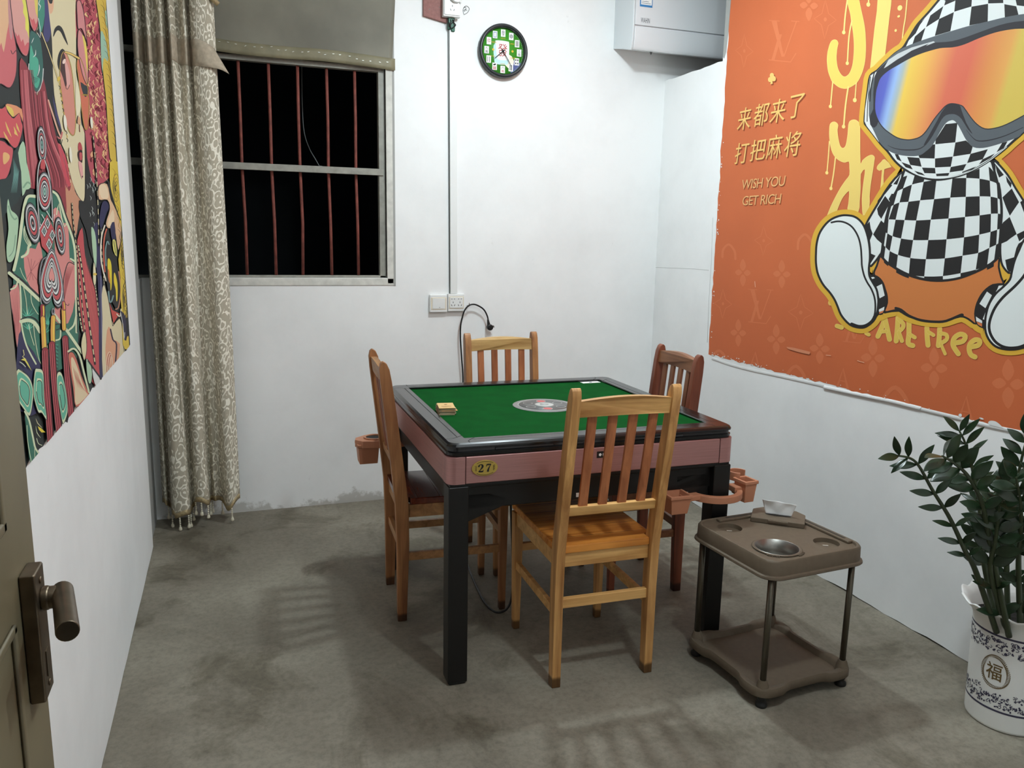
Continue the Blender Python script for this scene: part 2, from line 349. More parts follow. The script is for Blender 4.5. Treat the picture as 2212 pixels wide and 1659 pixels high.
# handwritten circled 2 beside the upper socket
mk = MB()
def bw(x, y, Y=YB-.0012): return on_plane(x, y, 1, Y)
def pen(pts, r=.0011, closed=False): mk.tube([bw(*p) for p in spline(pts, 5, closed)], r, 5)
pen([(1002, 31), (1000, 22), (1003, 15), (1008, 13), (1013, 17), (1013, 22), (1009, 28), (1002, 32)])
pen([(1001.5, 18), (1004, 15.5), (1006.5, 17), (1006, 20), (1003.5, 24.5), (1002, 22.5), (1005, 20.5), (1009, 22.5)])
mk.build('handwritten_mark', M['ink'], wall_back)
mb = MB(); mb.bx(XL-.14, XL-.012, -.2, 3.975, 0, ZC); mb.bx(XL-.14, XL-.012, 3.975, YB, 0, WZ0); w = struct(mb.build('wall_left', M['cement']), 'left wall, bare grey plaster next to the window')
mb = MB(); n = 40
pts = [(.05, 0)] + [(.05+(PAN_END-.05)*i/n, rng.uniform(0, .006)) for i in range(1, n)] + [(PAN_END, .004), (PAN_END, ZC), (.05, ZC)]
mb.prism(pts, lambda u, v, w: (XL-.011+w, u, v), .011); mb.build('wall_panel', M['panel'], w)
# right partition with the cut-out for the air conditioner
NY, NZ = 3.545, 2.272
pts = [(.05, 0)] + [(.05+(YB-.05)*i/60, max(0, rng.uniform(-.004, .008))) for i in range(1, 60)] + [(YB, 0), (YB, NZ)] + [(YB-(YB-NY)*i/14, NZ+rng.uniform(-.002, .004)) for i in range(1, 14)] + [(NY, NZ), (NY, ZC), (.05, ZC)]
mb = MB(); mb.prism(pts, lambda u, v, w: (XR+w, u, v), .035); wr = struct(mb.build('wall_right', M['panel']), 'white board partition, cut out round the air conditioner')
mb = MB(); mb.prism([(NY-.002, NZ+.02), (NY-.002, ZC), (NY-.034, ZC), (NY-.04, 2.6), (NY-.034, 2.4), (NY-.026, 2.31), (NY-.012, 2.282)], lambda u, v, w: (XR-w, u, v), .002); mb.build('bare_edge', M['cement'], wr)
# lifted paper strip and seam lines along the partition
mb = MB()
def rw(x, y, X=XR): return on_plane(x, y, 0, X)
def lip(p, t=.004, hgt=.012):
    q = [rw(*a) for a in spline(p, 6)]
    for a, b in zip(q, q[1:]):
        mb.add([(XR, a.y, a.z+hgt), (XR-t, a.y, a.z), (XR-.0005, a.y, a.z-.002), (XR, b.y, b.z+hgt), (XR-t, b.y, b.z), (XR-.0005, b.y, b.z-.002)], [(0, 1, 4, 3), (1, 2, 5, 4)], 0, True)
lip([(1538, 776), (1600, 796), (1700, 818), (1780, 836)], .003); lip([(1780, 838), (1830, 849), (1872, 858), (1930, 870), (1990, 885)], .008); lip([(1990, 886), (2060, 903), (2130, 921), (2230, 942)], .005)
mb.build('paper_strip', M['panel'], wr)
mb = MB()
for p in ([(1404, 577), (1450, 579), (1500, 581), (1531, 584)], [(1540, 470), (1537, 560), (1532, 640), (1528, 740)], [(1745, 1240), (1830, 1286), (1900, 1330)]): mb.tube([rw(*a) for a in p], .0009, 5)
mb.build('seam', M['cement'], wr)
mb = MB(); mb.bx(-1.2, -.30, .03, .15, 0, ZC); mb.bx(.66, 3.5, .03, .15, 0, ZC); mb.bx(-.30, .66, .03, .15, 2.12, ZC); struct(mb.build('wall_front', M['panel']))
mb = MB(); mb.bx(3.40, 3.5, .1, YB, 0, ZC); struct(mb.build('wall_side', M['panel']))

# window: steel grille with rusty bars, dusty film over the transom, dark yard behind
wloc = (WX0, YB, WZ0)
win = bpy.data.objects.new('window_1', None); COL.objects.link(win); win.location = wloc; struct(win, 'barred window, dark night outside')
FY = 4.132
mb = MB()
mb.bx(.735, WX1-.002, FY-.02, FY+.02, WZ0, WZ1); mb.bx(WX0, WX0+.03, FY-.02, FY+.02, WZ0, WZ1)
mb.bx(WX0, WX1, FY-.02, FY+.02, WZ0, WZ0+.012); mb.bx(WX0, WX1, FY-.02, FY+.02, WZ1-.03, WZ1)
mb.bx(WX0, .74, FY-.018, FY+.018, 2.192, 2.216)
mb.build('frame', M['steel_paint'], win, .002, off=wloc)
mb = MB(); mb.bx(WX0+.03, .757, FY-.027, FY-.012, 1.697, 1.729)
mb.build('mid_rail', M['steel_paint'], win, .0015, off=wloc)
for i, xb in enumerate((-.19, -.06, .083, .219, .353, .489, .624)):
    mb = MB(); j = rng.uniform(-.004, .004)
    mb.tube([(xb, FY+.006, 2.20), (xb+j*.5, FY+.006, 1.95), (xb-.001, FY+.006, 1.71), (xb+.004, FY+.006, 1.45), (xb+.002+j, FY+.006, WZ0+.01)], .0075, 10)
    mb.build('bar', M['rust'], win, off=wloc)
mb = MB(); mb.bx(-.318, -.30, FY-.05, FY-.02, WZ0, 2.7); mb.bx(-.325, -.295, FY-.056, FY-.018, 1.62, 1.66); mb.bx(-.325, -.295, FY-.056, FY-.018, 1.83, 1.87); mb.build('sash_stile', M['blackm'], win, off=wloc)
mb = MB(); mb.bx(-.36, -.255, FY-.034, FY-.03, 1.85, 2.16); mb.build('pane', M['teal'], win, off=wloc)
mb = MB()                                                               # chipped plaster reveal
mb.bx(WX1, WX1+.034, YB-.004, YB+.02, WZ0-.03, WZ1); mb.bx(-.34, WX1+.034, YB-.004, YB+.02, WZ0-.038, WZ0-.001)
struct(mb.build('trim_1', M['frame_white'], None, .003))
mb = MB(); mb.bx(WX1+.034, WX1+.044, YB-.003, YB+.01, WZ0-.04, WZ1); struct(mb.build('trim_2', M['cement'], None))
# the yard
mb = MB(); mb.bx(-4, 6, 6.6, 6.7, -.5, 5); mb.bx(-4, 6, YB+.26, 6.6, -.55, -.5); struct(mb.build('wall_outdoor', M['night']))
mb = MB(); mb.tube([on_plane(*p, 1, 4.5) for p in spline([(652, 60), (652, 150), (653, 230), (657, 285), (668, 320), (682, 345), (692, 362), (702, 374)], 6)], .0024, 6)
mb.tube([on_plane(*p, 1, 4.5) for p in spline([(684, 364), (690, 359), (697, 360), (703, 366)], 5)], .0024, 6)
tag(mb.build('hanging_cable', M['cableg']), 'thin grey cable hanging in the dark outside the barred window', 'cable')
# dusty film stapled over the upper part of the window
zb = 2.222; FX0 = -.345
def film_edge(x): return zb-.004*math.sin(x*9)-.006*(x+.3)
mb = MB()
FYf = YB-.008
mb.grid(lambda u, v: (FX0-.005+(.826-FX0)*u+.012*v*(u > .97)-.02*max(0, u-.9)*10*(1-v), FYf-.003*math.sin(u*11+v*3)*math.sin(v*5), film_edge(FX0+u*1.17)+(2.80-zb)*v), 40, 24)
film = mb.build('window_film', M['film'], None, solid=.0012)
tag(film, 'dusty brown plastic film stapled over the top of the barred window', 'plastic sheet')
mb = MB(); mb.grid(lambda u, v: (FX0-.005+1.165*u, FYf-.006-.002*math.sin(u*30), film_edge(FX0+u*1.17)-.002+.055*v-.010*u), 40, 3); mb.build('hem', M['filmhem'], film, solid=.001)
mb = MB()
for i in range(24):
    x = -.06+i*.036+rng.uniform(-.008, .008); z = film_edge(x)+.045-.03*(i/24)+rng.uniform(-.006, .006); a = rng.uniform(-.3, .9)*(1-i/20)
    mb.box((x, FYf-.0105, z), (.009, .0014, .0014), 0, ry=-a)
mb.build('staples', M['staple'], film)

# door leaf, swung in against the left
dl = (-.2475, .15, 0)
door = bpy.data.objects.new('door_1', None); COL.objects.link(door); door.location = dl; struct(door, 'olive painted steel door standing open')
mb = MB(); mb.bx(-.2695, -.2255, .155, 1.0, .012, 2.08)
mb.build('door_leaf', M['doorp'], door, .002, off=dl)
mb = MB()
def ridge(y0, y1, z0, z1): mb.bx(-.2258, -.221, y0, y1, z0, z1)
ridge(.30, .885, 1.10, 1.112); ridge(.30, .885, 1.9, 1.912); ridge(.30, .312, 1.10, 1.91); ridge(.873, .885, 1.10, 1.91)
ridge(.30, .885, .99, 1.0); ridge(.30, .885, .2, .21); ridge(.30, .312, .2, 1.0); ridge(.873, .885, .2, 1.0)
mb.build('door_moulding', M['doorp'], door, .003, off=dl)
mb = MB(); mb.bx(-.2255, -.2095, .920, .962, .886, 1.036); mb.build('lock_plate', M['lock'], door, .0025, off=dl)
mb = MB(); mb.box((-.2091, .941, .925), (.0012, .012, .030)); mb.lathe([(.004, -.2094), (.004, -.2085), (.002, -.208)], (0, .941, 1.022), 10, axis='X'); mb.lathe([(.004, -.2094), (.004, -.2085), (.002, -.208)], (0, .941, .90), 10, axis='X')
mb.build('keyhole_cover', M['lock'], door, off=dl)
mb = MB()
pz = on_plane(140, 1285, 1, .945)
ex = pz.x
mb.lathe([(.0125, -.2096), (.0125, -.197), (.0105, -.194), (.0105, ex-.002)], (0, .943, pz.z), 20, axis='X')
e2 = on_plane(146, 1364, 1, .845)
q = spline([(ex-.012, .943, pz.z), (ex+.002, .942, pz.z), (ex+.006, .932, pz.z-.002), tuple((Vector((ex, .943, pz.z))+e2)/2), tuple(e2)], 5)
mb.lathe([(.0135, -.2075), (.0135, -.203), (.012, -.2015)], (0, .943, pz.z), 20, axis='X', caps=False)
mb.tube([(ex-.004, .9555, pz.z+.0015), tuple(e2)], .0112, 22); mb.lathe([(.0105, ex-.012), (.0108, ex+.0045)], (0, .943, pz.z), 20, axis='X')
mb.build('lever_handle', M['lock'], door, .0012, off=dl)
# ------------------------------------------------------------------ mahjong table
TC = (1.0991, 2.7172, 0); TR = -.0111
tb = thing('mahjong_table', 'square mahjong table with green felt top, rose gold skirt and black legs', 'table', TC, TR)
def sq_ring(mb, prof, r, fn=None, seg=5, mi=0, closed_in=None):
    """square loft with rounded corners: prof = [(half, z, radius)]"""
    rings = []
    for (hf, z, rad) in prof:
        ring = []
        for (sx, sy, a0) in ((1, 1, 0), (-1, 1, PI/2), (-1, -1, PI), (1, -1, 1.5*PI)):
            for k in range(seg+1):
                a = a0+PI/2*k/seg; ring.append((sx*(hf-rad)+rad*math.cos(a), sy*(hf-rad)+rad*math.sin(a), z))
        rings.append(ring)
    n = len(rings[0]); vs = [p for rg in rings for p in rg]; fs = []
    for i in range(len(rings)-1):
        for k in range(n):
            k2 = (k+1) % n; fs.append((i*n+k, i*n+k2, (i+1)*n+k2, (i+1)*n+k))
    mb.add(vs, fs, mi, False); return mb
mb = MB(); sq_ring(mb, [(.428, .779, .002), (.428, .7885, .002), (.4315, .7905, .004), (.470, .7908, .02), (.489, .7906, .03), (.4965, .7872, .035), (.500, .781, .036), (.500, .776, .036), (.4935, .773, .033), (.4945, .7655, .033), (.4985, .762, .034), (.497, .752, .034), (.45, .752, .03), (.428, .765, .002), (.428, .779, .002)], 0)
rim = mb.build('rim', M['black'], tb, 0)
rim.data.polygons.foreach_set('use_smooth', [True]*len(rim.data.polygons))
md = rim.modifiers.new('es', 'EDGE_SPLIT'); md.split_angle = .22
mb = MB()                                                                # joints and inlay lines in the rim
for a in range(4):
    R = Matrix.Rotation(a*PI/2, 3, 'Z')
    def L(p, q, w=.0016):
        p, q = Vector(p), Vector(q); d = (q-p).normalized()*w/2; nn = Vector((-d.y, d.x, 0))
        mb.add([R @ (p+nn), R @ (p-nn), R @ (q-nn), R @ (q+nn)], [(0, 1, 2, 3)])
    zt = .7919
    L((-.415, -.449, zt-.0006), (.415, -.449, zt-.0006)); L((-.397, -.430, .7907), (-.415, -.449, zt-.0006)); L((-.415, -.449, zt-.0006), (-.428, -.4665, zt)); L((-.428, -.4665, zt), (-.428, -.4875, .7912)); L((.397, -.430, .7907), (.415, -.449, zt-.0006)); L((.415, -.449, zt-.0006), (.428, -.4665, zt)); L((.428, -.4665, zt), (.428, -.4875, .7912))
mb.flat = True; mb.build('rim_joints', M['ink'], rim)
mb = MB(); mb.bx(-.43, .43, -.43, .43, .76, .782); felt = mb.build('felt', M['felt'], tb)
# centre control disc
mb = MB(); mb.lathe([(.119, .782), (.119, .7835), (.116, .7845), (0, .7845)], (0, 0, 0), 48, caps=False); disc = mb.build('control_disc', mat('disc_grey', (128, 128, 126), .35), tb)
disc.data.polygons.foreach_set('use_smooth', [False]*len(disc.data.polygons))
mb = MB(); mb.lathe([(.1, .7846), (.1, .7850), (.097, .7850), (.097, .7846)], (0, 0, 0), 48, caps=False)
dk = mat('disc_dark', (60, 60, 62), .3); dr = mat('disc_red', (205, 78, 76), .4)
mb.lathe([(.0966, .7846), (.0966, .7848), (0, .7848)], (0, 0, 0), 48, mi=1, caps=False)
for k in range(6):
    a = k*PI/3+.35; c = (.066*math.cos(a), .066*math.sin(a), 0)
    mb.lathe([(.0185, .7848), (.0185, .7854), (.0165, .7854), (.0165, .7849)], c, 20, caps=False)
    mb.lathe([(.0165, .7851), (0, .7851)], c, 20, mi=2 if k in (1, 4) else 3, caps=False)
mb.lathe([(.036, .7848), (.036, .7868), (.031, .7874), (0, .7874)], (0, 0, 0), 28, caps=False)
mb.build('buttons', [mat('disc_line', (190, 190, 186), .3), mat('disc_mid', (104, 103, 102), .4), dr, dk], disc)
mb = MB(); mb.lathe([(.0165, .7875), (.0165, .7885), (0, .7885)], (0, 0, 0), 24, caps=False); mb.build('lens', mat('lens_grey', (176, 176, 174), .35), disc)
# skirt: four long panels and four rounded corner caps
for a in range(4):
    R = Matrix.Rotation(a*PI/2, 3, 'Z')
    mb = MB(); mb.bx(-.4435, .4435, -.5005, -.478, .664, .749); mb.v = [tuple(R @ Vector(p)) for p in mb.v]; mb.build('skirt_panel', M['rose'], tb, .003)
    mb = MB(); P = []
    for k in range(7):
        t = PI+PI/2*k/6; P.append((-.4725+.028*math.cos(t), -.4725+.028*math.sin(t)))
    P = [(-.5005, -.4455)]+P+[(-.4455, -.5005), (-.4455, -.48), (-.48, -.4455)]
    mb.prism(P, lambda u, v, w: R @ Vector((u, v, .664+w)), .085, smooth=False); mb.build('skirt_corner', M['rose'], tb, .002)
mb = MB(); mb.bx(-.47, .47, -.47, .47, .572, .752); mb.bx(-.492, .492, -.492, .492, .648, .664)
for s in (-1, 1):
    for (yy) in (-.47, .455):
        mb.prism([(s*.43, .62), (s*.43, .53), (s*.30, .578), (s*.30, .62)], lambda u, v, w: (u, yy+w, v), .015)
mb.build('undercarriage', M['darkbox'], tb, .004)
for sx in (-1, 1):
    for sy in (-1, 1):
        mb = MB(); mb.bx(min(sx*.496, sx*.432), max(sx*.496, sx*.432), min(sy*.496, sy*.432), max(sy*.496, sy*.432), .006, .655); mb.bx(min(sx*.492, sx*.436), max(sx*.492, sx*.436), min(sy*.492, sy*.436), max(sy*.492, sy*.436), 0, .008)
        mb.build('leg', M['darkbox'], tb, .004)
# number badge, logo, stickers
def tfront(u, v, d=0): return (u, -.5006-d, v)
def tl(px_, py_):
    p = on_plane(px_, py_, 1, 2.217); c, s = math.cos(-TR), math.sin(-TR); x, y = p.x-TC[0], p.y-TC[1]; return (x*c-y*s, p.z)
bu, bz = tl(1047.5, 1011)
mb = MB(); ov = [(bu+.041*math.cos(2*PI*k/40), bz+.0245*math.sin(2*PI*k/40)) for k in range(40)]
mb.prism(ov, lambda u, v, w: tfront(u, v, w), .004); badge = mb.build('number_badge', M['gold'], tb, .0012)
badge['label'] = 'oval gold badge reading 27'
mb = MB()
def swash(pts):
    q = spline([Vector(p) for p in pts], 5); Lq = []; Rq = []
    for i, p in enumerate(q):
        t = Vector((q[min(i+1, len(q)-1)].x-q[max(i-1, 0)].x, q[min(i+1, len(q)-1)].y-q[max(i-1, 0)].y)).normalized(); k = max(p.z, .0008)/2
        Lq.append((p.x-t.y*k, p.y+t.x*k)); Rq.append((p.x+t.y*k, p.y-t.x*k))
    for i in range(len(q)-1): mb.add([tfront(bu+a_, bz+b_, .0046) for a_, b_ in (Lq[i], Rq[i], Rq[i+1], Lq[i+1])], [(0, 1, 2, 3)])
swash([(-.0195, .0045, .0055), (-.0185, .0085, .0045), (-.0145, .0118, .0022), (-.0095, .0105, .0045), (-.0075, .0065, .0066), (-.0095, .0015, .0052), (-.0145, -.0045, .0028), (-.0195, -.0098, .0018)])
swash([(-.0205, -.0102, .003), (-.015, -.0102, .0048), (-.009, -.0104, .0048), (-.0062, -.0095, .003), (-.0052, -.0048, .0014)])
swash([(.0045, .0038, .0014), (.0052, .0085, .0026), (.008, .0104, .0046), (.014, .0104, .0046), (.0195, .0108, .003)])
swash([(.0192, .0105, .0018), (.0155, .0055, .0026), (.0118, -.002, .0046), (.0098, -.008, .0064), (.0094, -.0122, .0066)])
for r1, t0, t1 in ((.9, .25, .75), (.9, 1.25, 1.75)):
    pp = [(bu+.0365*math.cos(PI*t), 0, bz+.021*math.sin(PI*t)) for t in [t0+(t1-t0)*k/14 for k in range(15)]]
    mb.tube([tfront(p[0], p[2], .0045) for p in pp], .0006, 4)
for s in (-1, 1):
    for k in (-1, 0, 1):
        mb.tube([tfront(bu+s*(.029+.0025*math.cos(t)), bz+k*.0055+.0025*math.sin(t), .0045) for t in [PI*1.6*j/7 for j in range(8)]], .0005, 4)
mb.flat = True; mb.build('digits', M['ink'], badge)
lu, lz = tl(1299.5, 981.5)
mb = MB(); mb.bx(lu-.0165, lu+.0165, -.5022, -.5, lz-.0105, lz+.0105); lg = mb.build('logo_sticker', M['ink'], tb)
mb = MB(); mb.lathe([(.0055, -.5028), (0, -.5028)], (lu-.006, 0, lz), 5, axis='Y', caps=False); mb.bx(lu+.003, lu+.006, -.5026, -.5022, lz-.004, lz+.004); mb.bx(lu+.008, lu+.012, -.5026, -.5022, lz-.004, lz+.004); mb.build('logo_mark', M['white'], lg)
for k, (a, b_) in enumerate(((tl(1085, 0)[0], .09), (tl(1170, 0)[0], .02))): pass
mb = MB()
for (x0, x1) in ((-.35, -.16), (-.12, -.06), (.1, .3)): mb.bx(x0, x1, -.498, -.4962, .766, .772)
mb.build('tray_slot', mat('slot_grey', (44, 44, 46), .3), rim)
mb = MB(); s1 = tl(1253, 1064)[0]; mb.bx(s1, s1+.028, -.4712, -.47, .58, .594); mb.build('white_sticker', M['paper'], tb)
# two swing-out drink holders on the legs
def ring_shell(mb, c, r0, r1, z0, z1, a0=0, a1=2*PI, n=28):
    full = abs(a1-a0-2*PI) < 1e-4; vs = []; fs = []
    for k in range(n+1):
        a = a0+(a1-a0)*k/n
        for (r, z) in ((r0, z0), (r1, z0), (r1, z1), (r0, z1)): vs.append((c[0]+r*math.cos(a), c[1]+r*math.sin(a), z))
    for k in range(n):
        for j in range(4): fs.append((k*4+j, k*4+(j+1) % 4, (k+1)*4+(j+1) % 4, (k+1)*4+j))
    if not full: fs += [(0, 1, 2, 3), (n*4, n*4+3, n*4+2, n*4+1)]
    mb.add(vs, fs, 0, False)
def tub(mb, c, w, d, z0, z1, t=.004, tp=.8, rz=0):
    R = Matrix.Rotation(rz, 3, 'Z')
    def rect(w, d, z): return [tuple(R @ Vector((sx*w/2, sy*d/2, z))+Vector((c[0], c[1], 0))) for sx, sy in ((-1, -1), (1, -1), (1, 1), (-1, 1))]
    rs = [rect(w*tp, d*tp, z0), rect(w, d, z1-.012), rect(w+.008, d+.008, z1-.012), rect(w+.008, d+.008, z1), rect(w-2*t, d-2*t, z1), rect(w*tp-2*t, d*tp-2*t, z0+t)]
    vs = [p for r in rs for p in r]; fs = [(0, 1, 2, 3), (20, 21, 22, 23)]
    for i in range(5):
        for k in range(4): fs.append((i*4+k, i*4+(k+1) % 4, (i+1)*4+(k+1) % 4, (i+1)*4+k))
    mb.add(vs, fs)
mb = MB()                                                                # front right
lx, ly = .464, -.464
tub(mb, (.285, -.50), .075, .075, .507, .573); tub(mb, (.575, -.475), .05, .06, .512, .590, rz=.1)
ring_shell(mb, (.462, -.445), .082, .102, .532, .556, PI*1.02, PI*2.02, 18)
mb.box((.350, -.488, .548), (.07, .035, .018), rz=.1); mb.box((.545, -.462, .556), (.04, .05, .02))
ring_shell(mb, (.575, -.425), .028, .033, .575, .606, 0, PI*1.4, 16)
dh = mb.build('drink_holder', M['tan'], tb, .0025); dh['label'] = 'tan drink holder round the front right leg'
mb = MB()                                                                # back left
c0 = (-.535, .470)
tub(mb, (-.595, .465), .085, .075, .478, .562, tp=.86); mb.prism([(-.647, .455), (-.64, .49), (-.60, .525), (-.53, .53), (-.44, .52), (-.40, .50), (-.41, .43), (-.47, .40), (-.56, .41), (-.62, .42)], lambda u, v, w: (u, v, .548+w), .030)
ring_shell(mb, (-.565, .470), .036, .045, .574, .584)
dh2 = mb.build('drink_holder', M['tan'], tb, .0025); dh2['label'] = 'tan drink holder on the back left leg'
mb = MB(); mb.lathe([(.037, .579), (.034, .5785), (0, .5785)], (-.565, .470, 0), 24, caps=False); mb.build('cup_mat', M['rubber'], dh2)

# printed slip in the far corner of the felt
p = on_plane(1273, 824.5, 2, .7835)
mb = MB(); mb.box((0, 0, 0), (.085, .03, .0012), rz=.03); slip = mb.build('paper_slip', M['paper']); slip.location = (p.x, p.y-.012, .7828)
tag(slip, 'small white printed slip on the far right of the felt', 'label')
mb = MB(); mb.lathe([(.007, .0009), (0, .0009)], (0, 0, 0), 12, caps=False); mb.build('printed_dot', M['ink'], slip)
# pile of cards
cb = on_plane(969, 898, 2, .7825)
NC = 17
for k in range(NC):
    tj = rng.uniform(-.003, .003); w = .00155
    a = -.12+rng.uniform(-.05, .05)
    ox, oy = tj, rng.uniform(-.003, .003)
    if k == 9: a, ox = -.05, .006
    if 10 <= k: ox += .002
    if k == NC-1: a = -.16
    mb = MB(); mb.box((0, 0, 0), (.058, .088, w*.86)); cm = M['cardo'] if k == 9 else (M['tin'] if k in (NC-1, NC-2) else M['cardw'])
    c = mb.build('playing_card', cm, None, .0004, 1); c.location = (cb.x+.004+ox, cb.y+.055+oy, .7822+w*(k+.5)); c.rotation_euler = (0, 0, a)
    lb = 'tan playing card on top of the pile on the green felt' if k == NC-1 else 'orange edged playing card jutting out halfway up the pile' if k == 9 else 'plain playing card in the pile below the jutting orange one' if k < 9 else 'plain playing card in the pile above the jutting orange one'
    tag(c, lb, 'playing card', 'playing cards piled on the green felt')
    if k == NC-1:
        m2 = MB(); m2.lathe([(.006, .0014), (0, .0014)], (0, .012, 0), 10, caps=False); m2.bx(-.018, .018, -.02, -.016, .0011, .0014); m2.build('print', mat('card_print', (150, 112, 66), .7), c)

# ------------------------------------------------------------------ chairs
def make_chair(loc, rz, label, tone, rk=.06, Hh=.970, dep=.434):
    t = thing('wooden_chair', label, 'chair', loc, rz, 'wooden slat back chairs round the mahjong table')
    post_m, slat_m, rail_m, seat_m = tone
    w, zs = .1614, .455
    def yb(z): return -rk*max(0, (z-.40)/(Hh-.40))**1.12 - .006*(1-min(1, z/.4))
    for s in (-1, 1):
        mb = MB(); front = []; back = []
        for z, hw in ((0, .0165), (.12, .019), (.30, .0225), (.45, .024), (.60, .0225), (.78, .0215), (.90, .020), (Hh-.027, .0175), (Hh-.007, .011), (Hh, .003)):
            front.append((yb(z)+hw, z)); back.append((yb(z)-hw, z))
        mb.prism(front+back[::-1], lambda u, v, q: (s*w-.0145+q, u, v), .029); mb.build('back_post', post_m, t, .004)
        mb = MB(); mb.box((s*.1613, dep-.043, .223), (.036, .034, .446), taper=(.68, .7)); mb.build('front_leg', post_m, t, .003)
    def rail(name, z0, z1, arch, th, m, y_off=0):
        mb = MB(); x0 = w-.013
        top = [(-x0+2*x0*k/16, z1+arch*math.sin(PI*k/16)) for k in range(17)]; bot = [(x0, z0), (-x0, z0)] if not arch else [(x0-2*x0*k/8, z0+.25*arch*math.sin(PI*k/8)) for k in range(9)]
        def P(u, v, q): return (u, yb(v)-th/2+q+y_off+.012*(1-(u/x0)**2)*-1*(1 if arch else 0)*.5, v)
        mb.prism(top[::-1]+bot[::-1], P, th); return mb.build(name, m, t, .0025)
    rail('top_rail', .893, .942, .012, .022, rail_m)
    rail('lower_back_rail', .573, .603, 0, .022, rail_m)
    for k in range(4):
        u0 = (-.0975+.065*k); mb = MB()
        u1 = u0*1.02
        pts = [(-.0145, .598), (.0145, .598), (.0145, .900), (-.0145, .900)]
        mb.prism(pts, lambda a, v, q: (a+u0+(u1-u0)*(v-.598)/.3, yb(v)-.006+q, v), .011); mb.build('slat', slat_m, t, .002)
    # seat of planks with a tongue between the posts
    mb = MB()
    S_ = [(-.172, .026), (-.172, dep-.009), (-.165, dep), (.165, dep), (.172, dep-.009), (.172, .026), (.1465, .026), (.1465, -.016), (-.1465, -.016), (-.1465, .026)]
    mb.prism(S_, lambda u, v, q: (u, v, .446+q), .024); seat = mb.build('seat', seat_m, t, .004, 3)
    mb = MB()
    for yy in (.055, .135, .215, .295, .375)[:5 if dep > .4 else 3]: mb.bx(-.168, .168, yy-.0007, yy+.0007, .4695, .4703)
    mb.build('plank_joints', mat('joint_dark', (70, 36, 16), .7), seat)
    mb = MB(); mb.bx(-.147, .147, -.009, .011, .398, .446); mb.build('seat_rail', rail_m, t, .002)
    mb = MB(); mb.bx(-.145, .145, dep-.053, dep-.033, .398, .446); mb.build('seat_rail', rail_m, t, .002)
    for s in (-1, 1):
        mb = MB(); mb.bx(s*.161-.009, s*.161+.009, .02, dep-.056, .398, .446); mb.build('seat_rail', rail_m, t, .002)
        mb = MB(); mb.bx(s*.161-.008, s*.161+.008, .018, dep-.056, .232, .262); mb.build('stretcher', rail_m, t, .002)
    mb = MB(); mb.bx(-.148, .148, -.012, .006, .262, .294); mb.build('stretcher', rail_m, t, .002)
    mb = MB(); mb.bx(-.148, .148, dep-.056, dep-.038, .300, .328); mb.build('stretcher', rail_m, t, .002)
    return t
wA = (wood('post_tan', (172, 120, 66), (230, 178, 112), 'Z', .42, 1, True), wood('slat_red', (156, 92, 56), (204, 130, 84), 'Z', .42, 2), wood('rail_tan', (190, 136, 74), (240, 192, 122), 'X', .4, 3), wood('seat_lit', (186, 110, 44), (236, 158, 72), 'X', .22, 4))  # last one, the seat: golden because the light is put into its colour
wB = (wood('post_brown', (140, 92, 56), (190, 134, 86), 'Z', .45, 5, True), wood('slat_brown', (112, 60, 38), (152, 88, 56), 'Z', .45, 6), wood('rail_brown', (152, 108, 66), (200, 150, 98), 'X', .42, 7), wood('seat_shaded', (86, 36, 24), (128, 58, 36), 'X', .18, 8))  # seat is the same wood with shade painted into its darker tone
wC = (wood('post_pale', (150, 102, 62), (200, 144, 90), 'Z', .45, 9, True), wood('slat_orange', (146, 84, 50), (190, 118, 74), 'Z', .45, 10), wood('rail_pale', (180, 140, 82), (224, 188, 126), 'X', .42, 11), wA[3])
wD = (wood('post_red', (104, 54, 36), (146, 80, 54), 'Z', .42, 12, True), wood('slat_dull', (112, 68, 44), (152, 98, 66), 'Z', .45, 13), wood('rail_dull', (118, 74, 46), (160, 106, 70), 'X', .42, 14), wB[3])
make_chair((1.0844, 2.1347, 0), -.0256, 'tan slat back wooden chair nearest the viewer, back towards us', wA, .101, .982)
make_chair((.566, 2.874, 0), -1.6245, 'brown slat back wooden chair at the left edge of the table, seen side on', wB, .066, .970, .42)
make_chair((1.166, 3.380, 0), 3.1565, 'wooden chair with pale top rail between the table and the back wall', wC, .055, .974)
make_chair((1.668, 2.80, 0), 1.515, 'reddish slat back wooden chair at the right edge of the table', wD, .052, .968, .325)

# ------------------------------------------------------------------ serving trolley
TL = (1.6352, 2.010, 0)
tr = thing('serving_trolley', 'taupe plastic side trolley with steel bowl, two tiers on steel poles', 'trolley', TL, .0705)
def rsq(hx, hy, r, n=6):
    P = []
    for sx, sy, a0 in ((1, 1, 0), (-1, 1, PI/2), (-1, -1, PI), (1, -1, 1.5*PI)):
        for k in range(n+1):
            a = a0+PI/2*k/n; P.append((sx*(hx-r)+r*math.cos(a), sy*(hy-r)+r*math.sin(a)))
    return P
def loft(mb, rings, mi=0, smooth=False, cap0=False, cap1=False):
    n = len(rings[0]); vs = [p for r in rings for p in r]; fs = []
    for i in range(len(rings)-1):
        for k in range(n): fs.append((i*n+k, i*n+(k+1) % n, (i+1)*n+(k+1) % n, (i+1)*n+k))
    if cap0: fs.append(tuple(reversed(range(n))))
    if cap1: fs.append(tuple((len(rings)-1)*n+k for k in range(n)))
    mb.add(vs, fs, mi, smooth)
HX, HY = .193, .194
zt = .478
mb = MB()
def ringz(hx, hy, r, z): return [(u, v, z) for u, v in rsq(hx, hy, r)]
